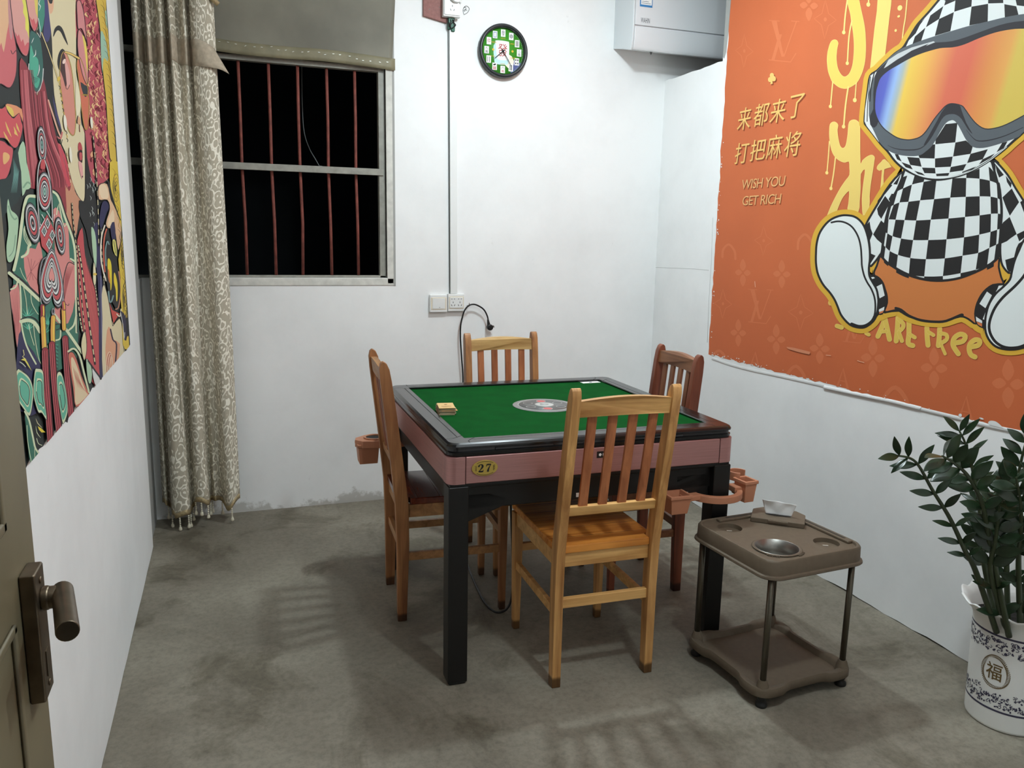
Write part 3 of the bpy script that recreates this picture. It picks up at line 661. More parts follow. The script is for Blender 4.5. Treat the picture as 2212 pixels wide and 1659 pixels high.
# top tray with holes for bowl and cups
holes = [(-.075, -.085, .0685), (-.098, .112, .040), (.108, -.104, .040)]
def hole(c, r, n=28): return [(c[0]+r*math.cos(-2*PI*k/n), c[1]+r*math.sin(-2*PI*k/n)) for k in range(n)]
outer = rsq(HX-.014, HY-.014, .045)
loops = [outer]+[hole(h_, h_[2]) for h_ in holes]
tri = tessellate_polygon([[Vector((u, v, 0)) for u, v in lp] for lp in loops]); flat = [p for lp in loops for p in lp]
mb.add([(u, v, zt-.008) for u, v in flat], [tuple(t) for t in tri])
loft(mb, [ringz(HX-.014, HY-.014, .045, zt-.008), ringz(HX-.012, HY-.012, .046, zt-.001), ringz(HX-.009, HY-.009, .048, zt+.001), ringz(HX-.005, HY-.005, .05, zt), ringz(HX-.001, HY-.001, .052, zt-.006), ringz(HX, HY, .052, zt-.045), ringz(HX+.006, HY+.006, .056, zt-.048), ringz(HX+.007, HY+.007, .056, zt-.054), ringz(HX+.003, HY+.003, .054, zt-.058), ringz(HX-.02, HY-.02, .04, zt-.056)], smooth=True)
loft(mb, [ringz(HX-.02, HY-.02, .04, zt-.056), ringz(HX-.018, HY-.018, .042, zt-.012)], smooth=True)
for h_ in holes[1:]:
    mb.lathe([(h_[2], zt-.008), (h_[2]-.001, zt-.022), (0, zt-.022)], (h_[0], h_[1], 0), 28, caps=False)
top = mb.build('top_tray', M['taupe'], tr)
md = top.modifiers.new('es', 'EDGE_SPLIT'); md.split_angle = .7
mb = MB()                                                                # coin slots along the two back edges, cup marks, rim ring of the bowl
mb.box((.02, HY-.021, zt-.004), (.24, .022, .010)); mb.box((HX-.021, -.02, zt-.004), (.022, .24, .010)); mb.build('slot_rail', M['taupe'], top, .003)
mb = MB(); mb.box((.03, HY-.020, zt+.0014), (.19, .009, .0008)); mb.box((HX-.020, -.02, zt+.0014), (.009, .19, .0008)); mb.build('slot', mat('slot_shade', (60, 54, 46), .7), top)
mb = MB()
for h_ in holes[1:]: mb.box((h_[0]+.004, h_[1]+.006, zt-.0215), (.017, .007, .0012), rz=-.5)
mb.build('drain_hole', mat('pale_gap', (176, 170, 158), .7), top)
mb = MB(); mb.lathe([(.0665, zt-.0065), (.0745, zt-.0065), (.0755, zt-.0045), (.0725, zt-.0035), (.0665, zt-.0045)], (holes[0][0], holes[0][1], 0), 36, caps=False)
for k in range(9):
    for a0 in (-2.65, -1.35): mb.box((holes[0][0]+.078*math.cos(a0+k*.055), holes[0][1]+.078*math.sin(a0+k*.055), zt-.006), (.009, .0018, .004), rz=a0+k*.055)
mb.build('bowl_ring', M['taupe'], top)
mb = MB(); mb.lathe([(.0685, zt-.005), (.0675, zt-.0035), (.0655, zt-.004), (.0645, zt-.05), (.063, zt-.082), (0, zt-.086)], (holes[0][0], holes[0][1], 0), 40, caps=False); bowl = mb.build('steel_bowl', M['steel'], tr)
# tissue box in the back corner
Rt = Matrix.Rotation(PI/4, 3, 'Z')
mb = MB()
lid = [(-.0865, -.052), (.0865, -.052), (.0865, .044), (.058, .074), (-.058, .074), (-.0865, .044)]   # in diagonal axes: u along the front edge, v towards the corner
def dg(u, v, z): # u axis = (1,-1)/sqrt2, v axis = (1,1)/sqrt2
    c = (.103, .110); return (c[0]+(u+v)*.70711, c[1]+(v-u)*.70711, z)
mb.prism(lid, lambda u, v, q: dg(u, v, zt-.008+q), .017); tbx = mb.build('tissue_box', M['taupe'], tr, .003)
mb = MB(); mb.prism([(-.03, -.056), (.034, -.056), (.034, -.050), (-.03, -.050)], lambda u, v, q: dg(u, v, zt-.001+q), .008); mb.build('lid_latch', M['taupe'], tbx, .001)
mb = MB(); ov = [(-.002+.042*math.cos(2*PI*k/24), .006+.012*math.sin(2*PI*k/24)) for k in range(24)]; mb.prism(ov, lambda u, v, q: dg(u, v, zt+.0088+q), .0008); mb.build('lid_opening', mat('slot_dark', (34, 30, 26), .8), tbx)
# tissue
def tis(u, v):
    uu = (u-.5); wv = .006*math.sin(7*u+3*v)+.005*math.sin(13*u-4*v)
    wd = .042+.014*v; x = uu*2*wd; zz = zt+.009+(.052-.004*u)*v+.0015*math.sin(5*u)*v
    p = dg(x-.0, .006+wv*v*.6-.010*v*v, 0); return (p[0], p[1], zz)
mb = MB(); mb.grid(tis, 22, 12)
R0 = Matrix.Rotation(.0705, 3, 'Z')
tz = thing('tissue', 'white paper tissue sticking up out of the trolley tissue box', 'tissue', tuple(R0 @ Vector((.107, .114, zt+.008))+Vector(TL)), .0705)
ts = mb.build('sheet', mat('tissue_white', (246, 246, 245), .9), tz, off=(.107, .114, zt+.008), solid=.0006)
PX, PY = .1611, .165
for sx in (-1, 1):
    for sy in (-1, 1):
        mb = MB(); mb.tube([(sx*PX, sy*PY, .085), (sx*PX, sy*PY, zt-.04)], .0095, 16); mb.build('pole', M['dullsteel'], tr)
        mb = MB(); mb.lathe([(.017, 0), (.0185, .004), (.017, .012), (.010, .018), (.014, .024), (.014, .036)], (sx*PX, sy*PY, 0), 18); mb.build('foot', M['rubber'], tr)
mb = MB()
def wav(n=64, off=0, z=0):
    P = []
    base = rsq(HX, HY, .055, 10)
    for (u, v) in base: P.append((u, v))
    return P
def shelf_ring(sc, z, dip):
    pts = []
    C = [(-HX, -HY), (HX, -HY), (HX, HY), (-HX, HY)]
    for i in range(4):
        a, b = Vector(C[i]), Vector(C[(i+1) % 4]); d = (b-a); nn = Vector((d.y, -d.x)).normalized(); Ln = d.length
        for k in range(20):
            t = k/20; e = min(t, 1-t)*Ln
            rr = .05
            ins = dip*(1 if e > .13 else (0 if e < .085 else .5-.5*math.cos(PI*(e-.085)/.045)))
            p = a+d*t-nn*ins
            if e < rr:                                                     # round the corner
                cn = a if t < .5 else b
                cc = Vector((cn.x-math.copysign(rr, cn.x), cn.y-math.copysign(rr, cn.y)))
                p = cc+(p-cc).normalized()*rr if (p-cc).length > rr else p
            pts.append((p.x*sc, p.y*sc, z))
    return pts
loft(mb, [shelf_ring(.97, .034, .016), shelf_ring(1.0, .040, .016), shelf_ring(1.0, .060, .016), shelf_ring(.985, .066, .016), shelf_ring(.90, .066, .010), shelf_ring(.86, .060, .006), shelf_ring(.83, .047, .004)], smooth=True, cap0=True, cap1=True)
for sx in (-1, 1):
    for sy in (-1, 1): mb.lathe([(.021, .055), (.018, .072), (.0125, .088), (.0096, .088)], (sx*PX, sy*PY, 0), 16, caps=False)
sh = mb.build('lower_shelf', M['taupe'], tr); md = sh.modifiers.new('es', 'EDGE_SPLIT'); md.split_angle = .8

# ------------------------------------------------------------------ wall fittings
def wb(x, y, Y=YB): return on_plane(x, y, 1, Y)
# clock
cc = wb(1089, 109, 4.06); cl = thing('wall_clock', 'round black wall clock with a green mahjong tile dial', 'clock', (cc.x, YB, cc.z))
mb = MB(); mb.lathe([(.112, -.0005), (.127, -.002), (.131, -.012), (.131, -.030), (.127, -.037), (.121, -.039), (.1145, -.036), (.1125, -.026), (.1125, -.014)], (0, 0, 0), 56, axis='Y', caps=False); mb.build('case', mat('clock_black', (34, 37, 40), .35), cl)
mb = MB(); mb.lathe([(.1135, -.012), (.1135, -.014), (0, -.014)], (0, 0, 0), 56, axis='Y', caps=False); dial = mb.build('dial', mat('dial_green', (66, 150, 42), .5), cl)
dm = [M['paper'], M['ink'], mat('tile_red', (176, 44, 40), .5), mat('tile_blue', (108, 140, 180), .5), mat('tile_side', (188, 222, 226), .5), mat('sleeve_navy', (74, 82, 136), .5), mat('hand_skin', (238, 226, 208), .6), mat('dial_gold', (214, 176, 40), .5)]
mb = MB(); DY = [-.0142]
def dpoly(pts, mi):
    DY[0] -= .00006; tri = tessellate_polygon([[Vector((u, v, 0)) for u, v in pts]]); mb.add([(u, DY[0], v) for u, v in pts], [tuple(t) for t in tri], mi)
def drect(cx, cz, w, h_, mi, a=0): dpoly([(cx+(x*math.cos(a)-z*math.sin(a)), cz+(x*math.sin(a)+z*math.cos(a))) for x, z in ((-w/2, -h_/2), (w/2, -h_/2), (w/2, h_/2), (-w/2, h_/2))], mi)
def dtext(t, cx, cz, w, h_, mi): DY[0] -= .00006; put_text(mb, t, .02, lambda u, v: (u, DY[0], v), mi, fit=(cx-w/2, cz-h_/2, cx+w/2, cz+h_/2))
dpoly([(.04, -.062), (.058, -.036), (.098, -.050), (.104, -.04), (.094, -.062), (.075, -.083), (.05, -.1), (.044, -.1)], 5)
dpoly([(.012, -.062), (.02, -.03), (.03, -.01), (.05, -.02), (.062, -.042), (.06, -.06), (.045, -.075), (.03, -.078)], 6)
dpoly(spline([(-.045, .03), (-.05, .015), (-.046, -.035), (-.036, -.062), (.02, -.064), (.032, -.05), (.03, -.03), (-.03, .04)], 4, True), 4)
dpoly(spline([(-.035, .05), (.024, .05), (.034, .04), (.034, -.02), (.024, -.04), (-.018, -.042), (-.03, -.03), (-.038, .035)], 4, True), 0)
dtext('發', .000, .006, .050, .062, 2)
tiles = ['發', '◎', '‖', '三萬', '竹', '五', '六萬', '田', '川', '九萬', '中', '']
for k, g in enumerate(tiles):
    a = PI/2-k*PI/6; r = .088; cx, cz = r*math.cos(a)+.001, r*math.sin(a)
    drect(cx, cz, .0245, .035, 0)
    if k == 11:
        drect(cx, cz, .016, .026, 3); drect(cx, cz, .010, .020, 0)
    elif k == 1:
        for rr, mi in ((.0095, 1), (.0075, 0), (.006, 1), (.004, 0), (.0022, 1)): dpoly([(cx+rr*math.cos(2*PI*j/16), cz+rr*math.sin(2*PI*j/16)) for j in range(16)], mi)
    elif k in (2, 5, 8):
        for j in range(-1, 2):
            if k == 5 or j: drect(cx+j*.005, cz, .0028, .026, 1)
        if k == 2: drect(cx, cz, .0028, .026, 1)
    elif k in (4,):
        for j in (-1, 1):
            for i in (-1, 1): drect(cx+j*.0055, cz+i*.008, .006, .008, 1); 
    elif k == 7:
        drect(cx, cz+.009, .014, .007, 1, .3)
        for j in (-1, 1):
            for i in (0, 1): drect(cx+j*.004, cz-.004-i*.008, .006, .006, 2)
    elif len(g) == 2:
        dtext(g[0], cx, cz+.0085, .015, .0125, 1); dtext(g[1], cx, cz-.0085, .015, .0135, 2 if k == 6 else 1)
    else: dtext(g, cx, cz, .016, .024, 2 if g == '中' else 1)
for (t, a) in (('大吉大利', PI/2), ('心想事成', 0.22*PI), ('恭喜發財', -PI/2), ('萬事如意', .78*PI), ('平安', 1.15*PI), ('好運', -.15*PI)): dtext(t, .062*math.cos(a), .062*math.sin(a), .026, .007, 7)
for sx in (-1, 1): dpoly([(sx*.052+.006*math.cos(2*PI*j/14), .004+.006*math.sin(2*PI*j/14)) for j in range(14)], 7)
for k in range(26):
    a = .95-k*.075; drect(.108*math.cos(a), .108*math.sin(a), .002, .002, 0)
mb.flat = True; mb.build('dial_print', dm, dial)
mb = MB(); 
def hand(a, r, w, y): 
    c, s = math.cos(a), math.sin(a); mb.add([(-.012*c-w*s, y, -.012*s+w*c), (-.012*c+w*s, y, -.012*s-w*c), (r*c+w*.5*s, y, r*s-w*.5*c), (r*c-w*.5*s, y, r*s+w*.5*c)], [(0, 1, 2, 3)])
hand(math.atan2(-.039, -.046), .058, .0026, -.021); mb.build('hour_hand', M['ink'], cl, solid=.001)
mb = MB(); hand(math.atan2(-.068, .045), .082, .0021, -.023); mb.build('minute_hand', M['ink'], cl, solid=.001)
mb = MB(); hand(math.atan2(.040, -.012), .020, .0005, -.025); mb.lathe([(.004, -.014), (.004, -.026), (0, -.026)], (0, 0, 0), 12, axis='Y', caps=False); mb.build('second_hand', M['ink'], cl)

# switch and socket
def plate(name, label, cat, x0, y0, x1, y1):
    a, b_ = wb(x0, y0, YB-.018), wb(x1, y1, YB-.018); cx, cz = (a.x+b_.x)/2, (a.z+b_.z)/2; w, h_ = abs(b_.x-a.x), abs(a.z-b_.z)
    t = thing(name, label, cat, (cx, YB, cz)); 
    mb = MB(); mb.box((0, -.011, 0), (w, .022, h_)); mb.build('surround', M['white'], t, .003)
    mb = MB(); mb.box((0, -.0225, 0), (w-.010, .002, h_-.026)); mb.build('inset', M['cream'], t, .001)
    return t, w, h_
t, w, h_ = plate('light_switch', 'single rocker light switch left of the wall socket', 'switch', 928.5, 637, 966, 674)
mb = MB(); mb.box((0, -.0245, 0), (w-.026, .003, h_-.036), rx=.03); mb.build('rocker', M['white'], t, .001)
mb = MB(); mb.lathe([(.0018, -.0262), (0, -.0266)], (.004, 0, -.020), 8, axis='Y', caps=False); mb.build('indicator', M['ink'], t)
t, w, h_ = plate('wall_socket', 'double wall socket under the white cable trunking', 'socket', 967.5, 635, 1003, 672)
mb = MB(); mb.box((0, -.0245, 0), (w-.020, .003, h_-.036)); mb.build('face', M['white'], t, .001)
mb = MB()
for sx in (-1, 1):
    for k in (-1, 1):
        u = sx*.0185+k*.008; mb.prism([(u-k*.003, .017), (u+k*.0035, .0195), (u-k*.003, .022)], lambda a, b_, q: (a, -.0262-q, b_), .0004)
    mb.box((sx*.0185, -.0264, .002), (.0028, .0006, .008))
    for k in (-1, 1): mb.box((sx*.0185+k*.008, -.0264, -.0135), (.0028, .0006, .009), ry=k*.5)
mb.build('holes', M['ink'], t)
# trunking
a, b_ = wb(979, 634), wb(977, 66); mb = MB(); mb.bx(-.0195, .0215, -.016, 0, b_.z-1.9, a.z*0+0+2.49-1.9)
tk = thing('cable_trunking', 'narrow white cable trunking running up the back wall to the upper socket', 'cable trunking', (a.x, YB, a.z))
mb = MB(); mb.prism([(-.0185, 0), (.0205, 0), (.0205+b_.x-a.x, b_.z-a.z), (-.0185+b_.x-a.x, b_.z-a.z)], lambda u, v, q: (u, -q, v), .016); mb.build('cover', M['white'], tk, .002)
mb = MB(); mb.tube([(-.0205, -.006, .0), (-.0215+b_.x-a.x, -.006, b_.z-a.z-.005), (-.014+b_.x-a.x, -.006, b_.z-a.z+.02)], .0028, 8); mb.build('cable', M['cableg'], tk)
# board and upper socket
a, b_ = wb(913, -22), wb(964, 47); bd = thing('wooden_board', 'red brown wooden board screwed to the wall behind the upper socket', 'board', ((a.x+b_.x)/2, YB, b_.z))
w, h_ = b_.x-a.x, a.z-b_.z
mb = MB(); mb.prism([(-w/2, .012), (w/2, -.01), (w/2+.005, .012), (w/2+.012, .012), (w/2+.012, h_), (-w/2, h_)], lambda u, v, q: (u, -q, v), .016); mb.build('panel', M['boardwood'], bd, .002)
mb = MB()
for (u, v) in ((-.03, .045), (.02, .06), (.02, .12)): mb.lathe([(.0028, -.0162), (.002, -.0172), (0, -.0174)], (u, 0, v), 8, axis='Y', caps=False)
mb.build('screw', M['steel'], bd)
a, b_ = wb(958, -14, YB-.05), wb(995, 38, YB-.05); us = thing('power_socket', 'white box socket at the top of the trunking, plug in its upper outlet', 'socket', ((a.x+b_.x)/2, YB-.016, b_.z))
w, h_ = b_.x-a.x, a.z-b_.z
mb = MB(); mb.bx(-w/2, w/2, -.034, 0, 0, h_); mb.build('box', M['white'], us, .003)
mb = MB(); mb.bx(-w/2+.004, w/2-.004, -.040, -.034, .006, h_-.004); mb.build('face', M['white'], us, .002)
mb = MB(); mb.box((.0, -.0402, .048), (.0028, .0006, .009))
for k in (-1, 1): mb.box((k*.0085, -.0402, .030), (.0028, .0006, .010), ry=k*.5)
mb.build('holes', M['ink'], us)
pg = thing('power_plug', 'white three pin plug pushed into the upper box socket', 'plug', (us.location.x+.012, YB-.056, b_.z+.085))
mb = MB(); mb.prism([(-.022, -.012), (-.006, -.022), (.018, -.022), (.024, -.004), (.016, .022), (-.018, .022)], lambda u, v, q: (u, -q, v), .022); mb.build('body', M['white'], pg, .004)
mb = MB(); mb.prism([(-.010, -.008), (.006, -.008), (.008, .008), (-.010, .008)], lambda u, v, q: (u, -.022-q, v), .010); mb.build('grip', mat('plug_grey', (168, 166, 160), .5), pg, .003)
mb = MB(); mb.tube(spline([(.016, -.012, -.004), (.030, -.012, -.02), (.034, -.010, .02), (.026, -.008, .09)], 6), .003, 8); mb.build('lead', M['white'], pg)
wr_ = thing('wire_bundle', 'loose dark wires hanging below the upper socket', 'wires', (us.location.x, YB, b_.z))
mb = MB(); mb.bx(-.012, .018, -.030, -.002, -.052, 0); mb.bx(.004, .022, -.028, -.004, -.062, -.03); mb.build('wire_block', M['green'], wr_, .003)
mb = MB()
for k in range(5):
    x = -.016+k*.009; mb.tube(spline([(x, -.022, .004), (x+.008*math.sin(k), -.034, -.02), (x+.012*math.cos(k*2), -.036, -.035), (x*.3, -.03, -.05)], 5), .0022, 6)
mb.build('wires', M['ink'], wr_)

# power cord hooked on the wall and running under the table
hk = wb(1013, 659, 4.06)
hkt = thing('wall_hook', 'small steel nail in the wall holding up the black power cord', 'hook', (hk.x, YB, hk.z))
mb = MB(); mb.tube([(0, 0, -.006), (0, -.040, -.006), (0, -.043, .012)], .0018, 6); mb.build('nail', M['dullsteel'], hkt)
pth = [wb(*p_, 4.066) for p_ in ((1055, 697), (1053, 684), (1046, 670), (1036, 662), (1024, 657.5), (1013, 660), (1004, 670), (998, 688), (995, 705), (994.5, 730), (997, 770), (1000, 815))]
e = pth[-1]
pth += [Vector((e.x, 4.066, .5)), Vector((e.x-.01, 4.06, .2)), Vector((e.x-.03, 4.02, .02)), Vector((e.x-.04, 3.92, .006))]
pth += [Vector((.985, 3.60, .006)), Vector((.945, 3.35, .006)), Vector((.925, 3.15, .006)), Vector((.908, 3.02, .006)), Vector((.897, 2.92, .006)), Vector((.884, 2.78, .006)), Vector((.886, 2.69, .007)), Vector((.905, 2.642, .010)), Vector((.936, 2.632, .026)), Vector((.954, 2.635, .07)), Vector((.960, 2.64, .15)), Vector((.956, 2.64, .24)), Vector((.948, 2.64, .38)), Vector((.940, 2.645, .572))]
def tloc(mb_):
    c, s_ = math.cos(-TR), math.sin(-TR); mb_.v = [((p[0]-TC[0])*c-(p[1]-TC[1])*s_, (p[0]-TC[0])*s_+(p[1]-TC[1])*c, p[2]) for p in mb_.v]; return mb_
mb = MB(); mb.tube(spline(pth, 6), .0042, 10); pc = tloc(mb).build('power_cord', M['cord'], tb); pc['label'] = 'black power cord looped over the wall hook'
p0 = wb(1058, 707, 4.062)
mb = MB(); mb.tube([wb(1054, 690, 4.062), wb(1055, 697, 4.062), wb(1056, 703, 4.062)], [.005, .0075, .010], 12); mb.lathe([(.010, -.014), (.0165, -.010), (.0165, .010), (.010, .014)], tuple(p0), 20, axis='Y')
tloc(mb).build('plug', M['cord'], pc, .001)
mb = MB()
for dz in (-.006, .006): mb.box((p0.x+.019, p0.y+dz*.6, p0.z+.004+dz*.4), (.012, .0015, .005))
tloc(mb).build('pins', M['dullsteel'], pc)

# air conditioner
ac0 = (2.003, YB, 2.36)
ac = thing('air_conditioner', 'white split air conditioner on the back wall, poking through the partition', 'air conditioner', ac0)
def acx(mb, prof, x0, x1, mi=0): mb.prism(prof, lambda u, v, q: (x0+q, -u, v), x1-x0, mi); return mb
prof = [(.0, .05), (.10, .030), (.17, .012), (.196, .006), (.207, .022), (.214, .06), (.216, .125), (.216, .30), (.19, .33), (0, .33)]
mb = MB(); acx(mb, prof, 0, .012); mb.build('end_cap', mat('ac_end', (214, 219, 221), .35), ac, .003); mb = MB(); acx(mb, prof, .80, .812); mb.build('end_cap', mat('ac_end', (214, 219, 221), .35), ac, .003)
mb = MB(); acx(mb, [(0, .052), (.10, .032), (.168, .018), (.205, .122), (.205, .298), (.19, .325), (0, .325)], .012, .80); mb.build('body', M['acw'], ac, .002)
mb = MB(); acx(mb, [(.205, .127), (.2165, .127), (.2165, .305), (.205, .31)], .013, .799); acp = mb.build('front_panel', M['acg'], ac, .002)
mb = MB(); acx(mb, [(.165, .016), (.195, .010), (.206, .024), (.213, .06), (.2155, .119), (.206, .119), (.200, .06)], .013, .799); mb.build('louvre', M['acg'], ac, .003)
fy = -.2168
q1, q2 = on_plane(1383, -6, 1, YB+fy), on_plane(1409, 17, 1, YB+fy)
mb = MB(); mb.bx(q1.x-ac0[0], q2.x-ac0[0], fy-.0008, fy, q2.z-ac0[2], q1.z-ac0[2]+.02)
ll = mb.build('energy_label', M['blue'], acp)
mb = MB(); wd_ = q2.x-q1.x; mb.bx(q1.x-ac0[0]+.006, q2.x-ac0[0]-.004, fy-.0012, fy-.0008, q2.z-ac0[2]+.010, q1.z-ac0[2]+.016); mb.build('label_field', M['paper'], ll)
mb = MB()
for k in range(6): mb.bx(q1.x-ac0[0]+.010, q2.x-ac0[0]-.010-(k % 3)*.012, fy-.0016, fy-.0012, q2.z-ac0[2]+.016+k*.0085, q2.z-ac0[2]+.018+k*.0085)
mb.build('label_lines', mat('label_ink', (70, 90, 110), .6), ll)
q1, q2 = on_plane(1384, 48, 1, YB+fy), on_plane(1404, 39.5, 1, YB+fy)
mb = MB(); put_text(mb, 'WAHIN', .03, lambda u, v: (u, fy-.0005, v), fit=(q1.x-ac0[0], q1.z-ac0[2]-.001, q2.x-ac0[0], q2.z-ac0[2]-.001)); mb.flat = True; mb.build('lettering', mat('ac_letter', (92, 94, 98), .5), acp)
mb = MB(); mb.prism([(.117, -.004), (.132, -.004), (.1245, -.018)], lambda u, v, q: (u, -.19-q, v+.012), .004); mb.build('louvre_catch', mat('catch_grey', (60, 60, 60), .6), ac)

# ------------------------------------------------------------------ curtain
cu0 = (-.19, 3.99, 0)
cu = thing('lace_curtain', 'cream paisley lace curtain with a tasselled hem, bunched at the left of the window', 'curtain', cu0)
cw = [(-.345, 4.00), (-.325, 3.965), (-.305, 4.035), (-.283, 3.955), (-.258, 4.04), (-.236, 3.955), (-.212, 4.03), (-.190, 3.95), (-.166, 4.045), (-.142, 3.965), (-.122, 4.04), (-.098, 3.95), (-.055, 3.955), (-.028, 3.985), (-.01, 4.0)]
cb_ = [(-.35, 4.03), (-.335, 3.99), (-.315, 4.05), (-.292, 3.93), (-.245, 3.90), (-.225, 3.93), (-.208, 4.0), (-.185, 3.92), (-.145, 3.915), (-.128, 4.05), (-.105, 4.0), (-.082, 4.04), (-.055, 3.95), (-.02, 3.94), (.006, 4.0)]
NU = 6
top_s = spline([(p[0], p[1], 0) for p in cw], NU); bot_s = spline([(p[0], p[1], 0) for p in cb_], NU)
nU = len(top_s); arc = [0]
for i in range(1, nU): arc.append(arc[-1]+(bot_s[i]-bot_s[i-1]).length)
def xsl(z): return 0.0
ZT = 2.80
def cpt(i, t, out=0):
    """i: index along the cloth, t: 0 hem .. 1 top"""
    k = t**.8; p = bot_s[i].lerp(top_s[i], k)
    p = Vector((p.x, p.y-out, 0)); p.x += .004*math.sin(5*t+i*.3)
    hem = .098+.015*math.sin(i*.33)+.020*math.cos(i*.12+1)-.02*(1 if 18 < i < 40 else 0)
    return Vector((p.x-cu0[0], p.y-cu0[1], hem+(ZT-hem)*t))
def cloth(t0, t1, nv, out, i0=0, i1=None):
    i1 = nU-1 if i1 is None else i1
    me = MB(); uvs = []
    for j in range(nv+1):
        t = t0+(t1-t0)*j/nv
        for i in range(i0, i1+1): me.v.append(tuple(cpt(i, t, out))); uvs.append((arc[i]*1.25, t*2.6))
    wv = i1-i0+1
    for j in range(nv):
        for i in range(wv-1): me.f.append([j*wv+i, j*wv+i+1, (j+1)*wv+i+1, (j+1)*wv+i]); me.m.append(0); me.sm.append(True)
    return me, uvs
def add_uv(o, uvs):
    l = o.data.uv_layers.new(name='UVMap')
    for lp in o.data.loops: l.data[lp.index].uv = uvs[lp.vertex_index]
me, uvs = cloth(0, 1, 60, 0); me.flat = True; o = me.build('panel', M['lace'], cu); add_uv(o, uvs); md = o.modifiers.new('s', 'SOLIDIFY'); md.thickness = .0015
zb0, zb1 = 2.125, 2.235
def tt(z): return (z-.09)/(ZT-.09)
me, uvs = cloth(tt(zb0), tt(zb1), 4, .006); 
wv = nU
for j in range(5):                                                       # free corner of the flounce flares out to the right
    for i in range(nU-16, nU):
        q = (i-(nU-16))/15; p = me.v[j*wv+i]; me.v[j*wv+i] = (p[0]+.05*q*q*(1-j/4), p[1]-.03*q*(1-j/4), p[2]-.03*q*q*(1-j/4)-.045*q*(j/4))
me.flat = True; fl_ = me.build('flounce', M['band'], cu); md = fl_.modifiers.new('s', 'SOLIDIFY'); md.thickness = .002
me, uvs = cloth(0, .009, 1, .003); me.flat = True; o = me.build('hem_braid', M['goldtrim'], cu); md = o.modifiers.new('s', 'SOLIDIFY'); md.thickness = .004
p = Vector(cpt(nU-6, tt(2.40), .01)); mb = MB(); mb.tube([p+Vector((-.03, 0, .035)), p+Vector((0, -.004, .012)), p+Vector((.03, 0, -.012))], .011, 10); mb.build('tie_braid', M['goldtrim'], cu)
for i in (9, 16, 21, 27, 31, 36, 40, 44, 48, 52, 56, 66, 76):
    p = cpt(min(i, nU-1), 0, .002); mb = MB(); z = p.z
    for k in range(5): mb.ball((p.x, p.y, z-.006-k*.009), .0042, 0, 8)
    mb.lathe([(.002, z-.044), (.006, z-.050), (.0085, z-.060), (.007, z-.066), (0.0005, z-.067)], (p.x, p.y, 0), 10, caps=False)
    mb.build('tassel', M['bead'], cu)

# ------------------------------------------------------------------ potted plant
PC = (2.1658, 1.5601, 0)
pl = thing('potted_plant', 'glossy dark green potted plant in a white and indigo patterned pot', 'plant', PC)
wv = lambda a, z: 1+(.02*math.sin(13*a) if z > .33 else 0)
def wavz(mb_, n0):
    for i in range(n0, len(mb_.v)):
        p = mb_.v[i]
        if p[2] > .335: a = math.atan2(p[1], p[0]); mb_.v[i] = (p[0], p[1], p[2]+.006*math.sin(13*a)*min(1, (p[2]-.335)/.02))
mb = MB(); mb.lathe([(.100, 0), (.1075, .003), (.109, .01), (.113, .15), (.117, .29), (.119, .315), (.126, .338), (.145, .358), (.155, .366), (.156, .370), (.150, .370), (.130, .350), (.118, .325), (.112, .30)], (0, 0, 0), 72, wave=wv); wavz(mb, 0)
pot = mb.build('pot', M['potw'], pl)
def potR(z): return .109+(.117-.109)*(z-.01)/.28+.0006
def on_pot(a, z, d=0): r = potR(z)+d; return (r*math.cos(a), r*math.sin(a), z)
pm = MB()
def pstroke(pts, w, mi):
    q = spline(pts, 4)
    for (p0_, p1_) in zip(q, q[1:]):
        d = Vector((p1_.x-p0_.x, p1_.y-p0_.y)); 
        if d.length < 1e-6: continue
        d.normalize(); nx, ny = -d.y*w/2, d.x*w/2
        pm.add([on_pot((p0_.x+nx)/.113, p0_.y+ny), on_pot((p0_.x-nx)/.113, p0_.y-ny), on_pot((p1_.x-nx)/.113, p1_.y-ny), on_pot((p1_.x+nx)/.113, p1_.y+ny)], [(0, 1, 2, 3)], mi)
for z, w in ((.296, .006), (.064, .006)):
    pm.lathe([(potR(z-w/2), z-w/2), (potR(z+w/2), z+w/2)], (0, 0, 0), 64, 0, caps=False)
r2 = random.Random(3)
for (zb_, sg) in ((.288, -1), (.072, 1)):
    for k in range(64):
        s0 = (k/64)*2*PI*.113; 
        for j in range(4):
            x0 = s0+r2.uniform(-.006, .006); dep = r2.uniform(.004, .052)*(1 if (k//8) % 2 else .8); z0 = zb_+sg*dep; rr = r2.uniform(.0035, .006); a0 = r2.uniform(0, 6)
            pstroke([(x0+rr*(1-q*.13)*math.cos(a0+q*.9), z0+rr*(1-q*.13)*math.sin(a0+q*.9)) for q in range(6)], .0019, 0)
        for j in range(4):
            x0 = s0+r2.uniform(-.007, .007); z0 = zb_+sg*r2.uniform(.003, .042); a0 = r2.uniform(0, 6); pstroke([(x0, z0), (x0+.003*math.cos(a0), z0+.003*math.sin(a0)), (x0+.006*math.cos(a0), z0+.006*math.sin(a0))], .0042, 0)
am = PI+math.atan2(PC[1], PC[0])-.36; mx0 = am*.113; mz0 = .183
for k in range(60):
    a = 2*PI*k/60; rx, rz_ = .036, .047; x0, z0 = mx0+rx*math.cos(a)*(1-.12*math.sin(a)), mz0+rz_*math.sin(a)
    rr = .0044; pstroke([(x0+rr*math.cos(a*3+q), z0+rr*math.sin(a*3+q)) for q in range(5)], .0017, 1)
vs, fs = text_flat('福', .04, bold=.0003)
xs = [v[0] for v in vs]; ys = [v[1] for v in vs]; cx_, cy_ = (min(xs)+max(xs))/2, (min(ys)+max(ys))/2
pm.add([on_pot((mx0-.002+(v[0]-cx_)*1.15)/.113, mz0+(v[1]-cy_)*1.4, .0002) for v in vs], fs, 1)
